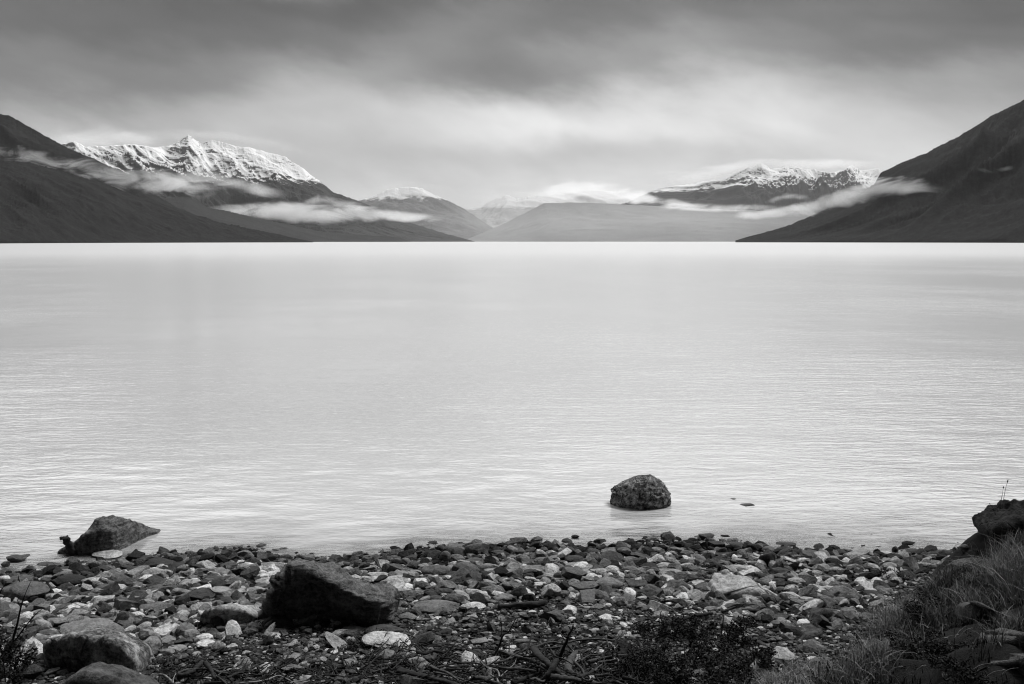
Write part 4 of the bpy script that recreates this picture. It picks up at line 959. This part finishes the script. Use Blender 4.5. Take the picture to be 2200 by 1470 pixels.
driftwood('driftwood_root', [(Z2((300, 530), (430, 510), (530, 460), (620, 390), (700, 310)), 9, 7, dict(lift=.10)), (Z2((740, 320), (800, 400), (850, 480), (890, 570)), 7, 3.5, dict(lift=.12)), (Z2((880, 490), (960, 560), (1080, 640)), 3, 2.5, H_), (Z2((560, 320), (640, 290), (760, 285)), 5, 4, dict(lift=.1))],
          MWD, 'dark tangled root mass with splayed arms near the rimmed boulder', 'driftwood')
driftwood('driftwood_branch', [(Z2((0, 510), (80, 515), (150, 560), (200, 610), (250, 680)), 3.2, 3.0, H_), (Z2((235, 650), (235, 580), (280, 490)), 2.2, 1.2, dict(lift=.09))], MWP, 'small forked stick beside the tangled root mass', 'driftwood')
driftwood('driftwood_branch', [(Z2((1280, 640), (1480, 630), (1720, 590), (1800, 555), (1890, 528), (1990, 560), (2090, 610)), 2.6, 1.6, H_)], MWP, 'arched pale stick touching the bottom edge', 'driftwood')
driftwood('driftwood_branch', [(Z2((1090, 565), (1180, 520), (1260, 490), (1330, 480)), 3.6, 3.2, H_)], MWD, 'short dark stick right of the tangled root mass', 'driftwood')
driftwood('driftwood_branch', [(Z2((940, 525), (1000, 470), (1060, 405)), 2.0, 1.4, dict(lift=.12))], MW, 'little straight twig across the tangled root mass', 'driftwood')
driftwood('driftwood_branch', [([(541, 1355), (560, 1353), (566, 1353)], 1.6, 1.2, L_)], MWD, 'hair thin black twig before the big dark boulder', 'driftwood')

# sticks of the heap that nothing tells apart
sticks = []
for k in range(34):
    a = rng.normal(0, .45) * (1 if rng.random() < .7 else -2.2); l = rng.uniform(30, 85)
    cx, cy = rng.uniform(880, 1370), rng.uniform(1400, 1468)
    if k > 26: cx, cy = rng.uniform(390, 520), rng.uniform(1430, 1470)
    pts = [(cx + math.cos(a) * l * t + rng.normal(0, 2), cy + math.sin(a) * l * .5 * t + rng.normal(0, 2.5), .03 * rng.random()) for t in (-.5, -.2, .15, .5)]
    r0 = rng.uniform(2.2, 6.5)
    V, F = limb(pts, r0, r0 * rng.uniform(.35, .8), lift=rng.uniform(.03, .12))
    o = link('driftwood_stick', new_mesh('driftwood_stick', V, F), MWD if k % 3 else MW, cat='stick', group='loose sticks tangled in the driftwood')
    sticks.append((cx, o, ('stout ' if r0 > 4.4 else 'thin ') + ('dark' if k % 3 else 'grey') + ' stick ' + where(dict(box=(cx - 5, cy - 3, cx + 5, cy + 3)))))
_sb = {}
for q in sticks: _sb.setdefault(q[2], []).append(q)
for dsc, L in _sb.items():
    L.sort(key=lambda q: q[0])
    for i, q in enumerate(L): q[1]['label'] = dsc if len(L) == 1 else ('leftmost' if i == 0 else ('rightmost' if i == len(L) - 1 else _ord[i] + ' from left')) + ' ' + dsc

# small twig litter, uncountable
parts = []
for _ in range(800):
    y = rng.uniform(6.3, 7.9)
    px = rng.uniform(780, 1420) if rng.random() < .75 else rng.uniform(340, 800)
    py = rng.uniform(1395, 1490) if px > 780 else rng.uniform(1430, 1490)
    g = ground_at(px, py); a = rng.normal(0, .7) + (0 if rng.random() < .8 else 1.5); l = rng.uniform(.05, .28)
    d = np.array([math.cos(a), math.sin(a) * 1.4, rng.normal(0, .18)]) * l
    P = [g + np.array([0, 0, .015 + .05 * rng.random()]) + d * t + rng.normal(0, .008, 3) for t in (0, .35, .7, 1)]
    for p in P: p[2] = max(p[2], float(G(p[0], p[1])) + .006)
    parts.append(tube(P, [.006, .005, .004, .002], 3, sides=5, sub=2))
V, F = merge(parts)
link('twig_litter', new_mesh('twig_litter', V, F), MWD, kind='stuff', label='dark litter of small twigs under the driftwood')

# ------------------------------------------------------------------ grass, stalks, shrubs
def leaf_mat(name, lo, hi):
    m, nt, out = mat_new(name)
    a = nt.nodes.new('ShaderNodeAttribute'); a.attribute_name = 'tone'
    c = N(nt, a.outputs['Fac']) * (hi - lo) + lo
    p = principled(nt, out, c, .8, None, .08)
    return m
MG = leaf_mat('dry_grass', .010, .46); ML = leaf_mat('dark_leaves', .006, .05)
def blades(P, ht, wd, lean, tone, segs=4, seed=0):
    r = np.random.default_rng(seed); n = len(P)
    az_ = r.uniform(0, 2 * pi, n); ln = np.abs(r.normal(lean, lean * .9, n)); w = wd * np.clip(r.lognormal(0, .45, n), .4, 2.6)
    t = np.linspace(0, 1, segs + 1)
    side = np.stack([np.cos(az_ + pi / 2 + r.normal(0, .5, n)), np.sin(az_ + pi / 2), np.zeros(n)], -1)
    dr = np.stack([np.cos(az_), np.sin(az_), np.zeros(n)], -1)
    rows = []
    for v in t:
        c = P + dr * (ln * ht * v ** 2)[:, None] + np.array([0, 0, 1.0]) * (ht * (v - .35 * np.minimum(ln, 1.2) * v ** 3))[:, None]
        ww = (w * (1 - v ** 1.5 * .92))[:, None] * side
        rows += [c - ww, c + ww]
    V = np.stack(rows, 1).reshape(-1, 3)
    k = 2 * (segs + 1); F = []
    for s in range(segs):
        b = np.arange(n) * k + 2 * s
        F.append(np.stack([b, b + 1, b + 3, b + 2], -1))
    return V, np.concatenate(F), np.repeat(tone, k)
def bank_pts(n, dens):
    out_ = []
    while len(out_) < n:
        k = 30000; y = rng.uniform(4.2, 12.2, k); x = rng.uniform(-.5, 9.5, k)
        ok = (x / y < 1.0) & (x / y > -.1) & (footd(x, y) > -.15) & (dens(x, y) > rng.random(k))
        out_ += list(zip(x[ok], y[ok]))
    return np.array(out_[:n])
def gd(x, y):
    c = fbm(x * 1.6, y * 1.6, seed=71, oct=3) - .08; c2 = vnoise(x * 6, y * 6, seed=73)
    return np.clip(.30 + 2.6 * c + .5 * c2, .015, 1) * sstep(-.15, .35, footd(x, y))
G_V, G_F, G_T, gn = [], [], [], 0
def addg(VFT):
    global gn
    V, F, T = VFT; G_V.append(V); G_F.append(F + gn); G_T.append(T); gn += len(V)
P = bank_pts(60000, gd)
def clear(P, m=.25):
    for (a_, b_, c_, d_) in FOOT: P = P[~((P[:, 0] > a_ + .05) & (P[:, 0] < b_ - .05) & (P[:, 1] > c_ - m) & (P[:, 1] < d_))]
    return P
P = clear(P)
c = fbm(P[:, 0] * 1.6, P[:, 1] * 1.6, seed=71, oct=3)
patchy = fbm(P[:, 0] * 1.1 + 9, P[:, 1] * 1.1, seed=75, oct=3)
z = G(P[:, 0], P[:, 1]); P3 = np.column_stack([P, z - .01])
ht = np.clip(.015 + .07 * (c + .3) + rng.gamma(2, .011, len(P)), .015, .15)
tn = np.clip(.01 + .3 * patchy + rng.gamma(.6, .10, len(P)), .0, 1.0)
addg(blades(P3, ht, .0022, .55, tn, seed=1))
# tufts of long pale grass
for (px, py, rad, n, h, t_) in [(1945, 1325, .22, 900, .26, .42), (1905, 1350, .18, 600, .2, .4), (1885, 1390, .25, 800, .16, .45), (2150, 1240, .28, 1000, .34, .5), (2185, 1265, .25, 800, .30, .42), (2120, 1275, .18, 600, .25, .36),
                              (2030, 1330, .2, 600, .3, .2), (1660, 1460, .3, 1400, .12, .5), (1740, 1440, .3, 1400, .12, .45), (1800, 1470, .25, 900, .14, .35), (2020, 1250, .15, 500, .2, .22), (2160, 1310, .2, 800, .25, .25),
                              (1950, 1400, .2, 600, .22, .25), (2090, 1240, .12, 300, .15, .25), (1850, 1420, .2, 600, .16, .35), (2175, 1350, .15, 500, .2, .2), (2165, 1130, .25, 700, .16, .2), (2195, 1150, .2, 700, .18, .2), (2170, 1385, .10, 260, .22, .4)]:
    g = ground_at(px, py + 12)
    q = rng.normal(0, rad * .5, (n, 2)); XY = clear(g[:2] + q, .15); n = len(XY)
    P3 = np.column_stack([XY, G(XY[:, 0], XY[:, 1]) - .01])
    addg(blades(P3, np.clip(rng.normal(h * .68, h * .25, n), .04, 1), .0020, .45, np.clip(t_ + rng.normal(0, .16, n), 0, 1), seed=int(px)))
link('grass', new_mesh('grass', np.concatenate(G_V), np.concatenate(G_F), tone=np.concatenate(G_T), smooth=False), MG, kind='stuff', label='dry tufted grass covering the bank')

def leafy(name, blobs, n, size, mat, parent=None, seed=0, **kw):
    """many small leaves spread through uneven clumps; blobs: (x, y, z, rx, ry, rz)"""
    r = np.random.default_rng(seed)
    B = np.array(blobs); wts = B[:, 3] * B[:, 4] * B[:, 5]; wts /= wts.sum()
    bi = r.choice(len(B), n, p=wts)
    d = r.normal(size=(n, 3)); d /= np.linalg.norm(d, axis=1)[:, None]; d *= (r.random(n) ** .5)[:, None]
    C = B[bi, :3] + d * B[bi, 3:6]
    gap = vnoise(C[:, 0] * 13, C[:, 1] * 13, C[:, 2] * 13, seed=seed) > .02
    C = C[gap]; C = C[C[:, 2] > G(C[:, 0], C[:, 1]) - .02]; n = len(C)
    a = r.normal(size=(n, 3)); a[:, 2] *= .6; a /= np.linalg.norm(a, axis=1)[:, None]
    b = np.cross(a, r.normal(size=(n, 3))); b /= np.linalg.norm(b, axis=1)[:, None]
    s = size * r.uniform(.6, 1.4, n)[:, None]
    V = np.stack([C - a * s, C + b * s * .45, C + a * s, C - b * s * .45], 1).reshape(-1, 3)
    F = np.arange(4 * n).reshape(-1, 4)
    t = np.clip(r.gamma(1.5, .22, n) + .3 * vnoise(C[:, 0] * 5, C[:, 1] * 5, C[:, 2] * 5, seed=seed + 2), 0, 1)
    return link(name, new_mesh(name, V, F, tone=np.repeat(t, 4), smooth=False), mat, parent=parent, **kw)
def twigs(root, specs, mat, name='twig'):
    for pts, r0, r1 in specs:
        v = tube(pts, np.linspace(r0, r1, len(pts)), int(pts[0][0] * 100) % 97, sides=6, sub=4)
        link(name, new_mesh(name, *v), mat, parent=root)
def shrub(px, py, w, h, n, label, seed, depth=.35, size=.012, group='low dark shrubs', name='low_shrub', ntw=7):
    g = ground_at(px, py)
    root = link(name, None, label=label, cat='shrub', group=group, loc=tuple(g))
    D = g[1]; W_, H_ = w * D / FPX / 2, h * D / FPX
    r = np.random.default_rng(seed)
    blobs = []
    for k in range(16):
        x = r.uniform(-.85, .85); z = r.uniform(.05, .8) * (1 - .55 * x * x)
        blobs.append((g[0] + x * W_, g[1] + r.uniform(-.6, .6) * depth, g[2] + z * H_, W_ * .26, depth * .4, H_ * .22))
    f = leafy('foliage', blobs, n, size, ML, seed=seed)
    f.parent = root; f.matrix_parent_inverse = root.matrix_world.inverted(); f.location = tuple(-g)
    for k in range(ntw):
        x = r.uniform(-.9, .9); e = np.array([g[0] + x * W_, g[1] + r.uniform(-.5, .5) * depth, g[2] + H_ * r.uniform(.6, 1.15) * (1 - .4 * abs(x))])
        b_ = np.array([g[0] + x * W_ * .4, g[1], g[2] - .02])
        pts = [b_, b_ * .6 + e * .4 + r.normal(0, .02, 3), b_ * .25 + e * .75 + r.normal(0, .02, 3), e]
        v = tube(pts, [.007, .005, .004, .002], k, sides=5, sub=3)
        t = link('twig', new_mesh('twig', *v), MWD, parent=root); t.location = tuple(-g)
    return root
shrub(1470, 1452, 330, 95, 15000, 'broad low dark leafy shrub right of the driftwood heap', 11, .5)
shrub(1545, 1385, 190, 70, 7000, 'open dark shrub standing behind the broad low shrub', 12, .35)
shrub(1420, 1372, 130, 50, 3500, 'small dark shrub touching the driftwood limb above the broad shrub', 13, .25)
shrub(1400, 1470, 200, 60, 8000, 'dense dark bushy clump at the bottom edge beside the driftwood', 14, .3, .010)
shrub(1620, 1440, 120, 60, 3500, 'dark tangled clump between the broad shrub and the grass', 15, .3)
shrub(5, 1475, 130, 190, 11000, 'tall dark bush in the bottom corner with bare twigs above', 16, .35)
shrub(1210, 1268, 60, 24, 900, 'small dark weed tuft beside the leaning grey stone', 17, .12, .008, ntw=3)
shrub(1205, 1350, 70, 18, 900, 'low weed patch on the open gravel before the straight log', 18, .12, .008, ntw=3)
shrub(2005, 1330, 130, 70, 5000, 'black leafy hollow clump beside the broad slab', 19, .3, .010)
shrub(1985, 1400, 200, 60, 6000, 'dark creeping clump in the middle of the grass bank', 20, .35, .010)
shrub(2070, 1450, 160, 40, 4000, 'dark creeping clump near the bottom edge of the grass bank', 21, .3, .010)
shrub(1900, 1245, 110, 26, 2200, 'thin weedy clump where the cobbles meet the grass', 22, .2, .008, ntw=4)
shrub(2165, 1160, 90, 30, 2200, 'short dark weeds clinging to the black crag', 23, .3, .009, ntw=3)
# bare twigs over the corner bush
g = ground_at(10, 1480)
def up(px, py, Y): return at_y(px, py, Y)
root = link('bare_twig_bush', None, label='thin leafless branching twigs rising over the corner bush', cat='twig', loc=tuple(g))
for pts, r0 in ((((20, 1400), (35, 1350), (45, 1305), (55, 1275), (66, 1250)), .010), (((45, 1305), (38, 1290), (44, 1280)), .004), (((30, 1380), (52, 1350), (75, 1322), (95, 1305)), .006), (((55, 1345), (70, 1325), (72, 1318)), .003), (((52, 1285), (60, 1288), (66, 1280)), .003), (((-5, 1290), (2, 1270), (14, 1252)), .005)):
    P = [up(a, b, g[1] - .02 * i) for i, (a, b) in enumerate(pts)]
    t = link('twig', new_mesh('twig', *tube(P, np.linspace(r0, .0015, len(P)), 5, sides=6, sub=4)), MWD, parent=root); t.location = tuple(-g)
# moss and creeping plants at the foot of the boulders: one mat nobody could count
bl = []
for px, py, w in ((690, 1338, 90), (640, 1345, 60), (730, 1350, 60), (510, 1350, 110), (440, 1352, 60), (560, 1348, 40), (770, 1345, 50), (1225, 1262, 30), (760, 1395, 60), (800, 1370, 50)):
    g = ground_at(px, py + 6)
    for k in range(5):
        bl.append((g[0] + rng.uniform(-.5, .5) * w * g[1] / FPX, g[1] + rng.uniform(-.12, .12), g[2] + .015, .09, .08, .05))
leafy('moss_and_weeds', bl, 9000, .008, ML, seed=77, kind='stuff', label='dark moss and creeping weeds at the foot of the boulders')
P = bank_pts(16000, lambda x, y: np.clip(.2 + 1.6 * vnoise(x * 2.3, y * 2.3, seed=79), 0, 1))
bl = [(x, y, float(G(x, y)) + .02, .06, .06, .05) for x, y in clear(P, .1)[:800]]
leafy('bank_weeds', bl, 42000, .009, ML, seed=81, kind='stuff', label='dark creeping weeds matted among the grass of the bank')
# tall seed stalks
def stalk(pts, label, Y=None, r0=.0028, tone='pale', head=True):
    g = ground_at(*pts[0]); Yb = Y or g[1]
    P = [at_y(a, b, Yb) for a, b in pts]
    mat = MWP if tone == 'pale' else MWD
    root = link('grass_stalk', new_mesh('grass_stalk', *tube(P, np.linspace(r0, r0 * .45, len(P)), 2, sides=5, sub=4, knots=.02)), mat, label=label, cat='grass stalk', group='tall single grass stalks')
    if head:
        a, b = P[-2] * .35 + P[-1] * .65, P[-1]
        link('seed_head', new_mesh('seed_head', *tube([a, a * .5 + b * .5, b], [r0 * .7, r0 * 2.0, r0 * .6], 4, sides=6, sub=3)), mat, parent=root)
stalk([(2154, 1092), (2157, 1068), (2161, 1048), (2166, 1031)], 'tallest dark seed stalk on top of the black rock knob', 9.2, tone='dark')
stalk([(2148, 1096), (2151, 1075), (2154, 1060), (2156, 1045)], 'slightly shorter dark stalk beside the tallest one on the rock knob', 9.2, tone='dark')
stalk([(2139, 1106), (2135, 1094), (2130, 1087), (2125, 1082)], 'short bent dark stalk leaning away from the rock knob', 9.2, tone='dark')
stalk([(784, 1346), (789, 1320), (786, 1300), (782, 1288)], 'pale bent stalk in front of the big boulder overhang', None)
stalk([(801, 1345), (802, 1320), (802, 1296)], 'pale straight stalk in front of the big boulder overhang', None)
stalk([(806, 1366), (812, 1335), (817, 1310), (820, 1292)], 'pale leaning stalk in front of the big boulder overhang', None)
stalk([(776, 1348), (779, 1330), (776, 1315)], 'shortest pale stalk in front of the big boulder overhang', None)
stalk([(397, 1362), (401, 1345), (405, 1331)], 'thin curved pale stalk before the pale humped boulder', None, .002, head=False)
stalk([(423, 1362), (424, 1345), (425, 1330)], 'thin straight pale stalk before the pale humped boulder', None, .002, head=False)
stalk([(1503, 1460), (1502, 1440), (1506, 1425)], 'pale straw stalk in front of the broad low shrub', None)
stalk([(1530, 1475), (1529, 1455), (1531, 1440)], 'pale straw stalk at the bottom edge by the broad shrub', None)
stalk([(2108, 1420), (2110, 1380), (2112, 1340), (2113, 1310)], 'tall thin dark stalk in front of the broad slab', None, tone='dark')
stalk([(2050, 1440), (2052, 1400), (2050, 1360), (2056, 1340)], 'tall thin dark stalk left of the broad slab', None, tone='dark')
r_ = np.random.default_rng(8)
for k, (px, py, dx_, dy_) in enumerate([(1900, 1462, 40, -30), (1710, 1462, 40, -30), (1975, 1410, 62, -40), (2015, 1392, 45, -28), (2080, 1455, 55, -30), (2110, 1470, 50, -30), (1990, 1345, 18, -40), (1925, 1355, -20, -30), (2150, 1455, 40, -20), (1850, 1465, 30, -26), (1960, 1465, 30, -35), (2000, 1470, -20, -40), (2060, 1380, 30, -30), (2190, 1330, -20, -45)]):
    stalk([(px, py), (px + dx_ * .2, py + dy_ * .55), (px + dx_ * .55, py + dy_ * .9), (px + dx_, py + dy_)],
          ['arching', 'bending', 'drooping'][k % 3] + ' pale straw blade ' + ['near the bottom edge below the dark creeping clump', 'over the pale turf by the broad shrub', 'across the middle of the dark creeping clump', 'pointing at the broad slab', 'below the broad slab at the bottom', 'at the bottom edge by the rock ledge', 'in the long tuft left of the broad slab', 'leaning over the cobble edge of the bank', 'over the face of the rock ledge', 'in the turf at the bottom edge', 'at the bottom edge of the dark hollow', 'leaning back at the bottom edge of the bank', 'at the corner of the broad slab', 'beside the hollowed grey rock'][k],
          None, .0022)
# dark stiff shrub stems in the grass at the bottom
for k, (x0, y0, x1, y1) in enumerate([(1752, 1470, 1735, 1425), (1762, 1470, 1758, 1428), (1772, 1470, 1778, 1420), (1740, 1468, 1718, 1440), (1782, 1470, 1790, 1424), (1757, 1465, 1746, 1440)]):
    stalk([(x0, y0), (x0 * .6 + x1 * .4 + (-1) ** k * 2, y0 * .6 + y1 * .4), (x1, y1)],
          ['second', 'third', 'fifth', 'first', 'last', 'short third'][k] + ' from left of the dark stiff stems rising from the bottom turf', None, .004, tone='dark', head=False)
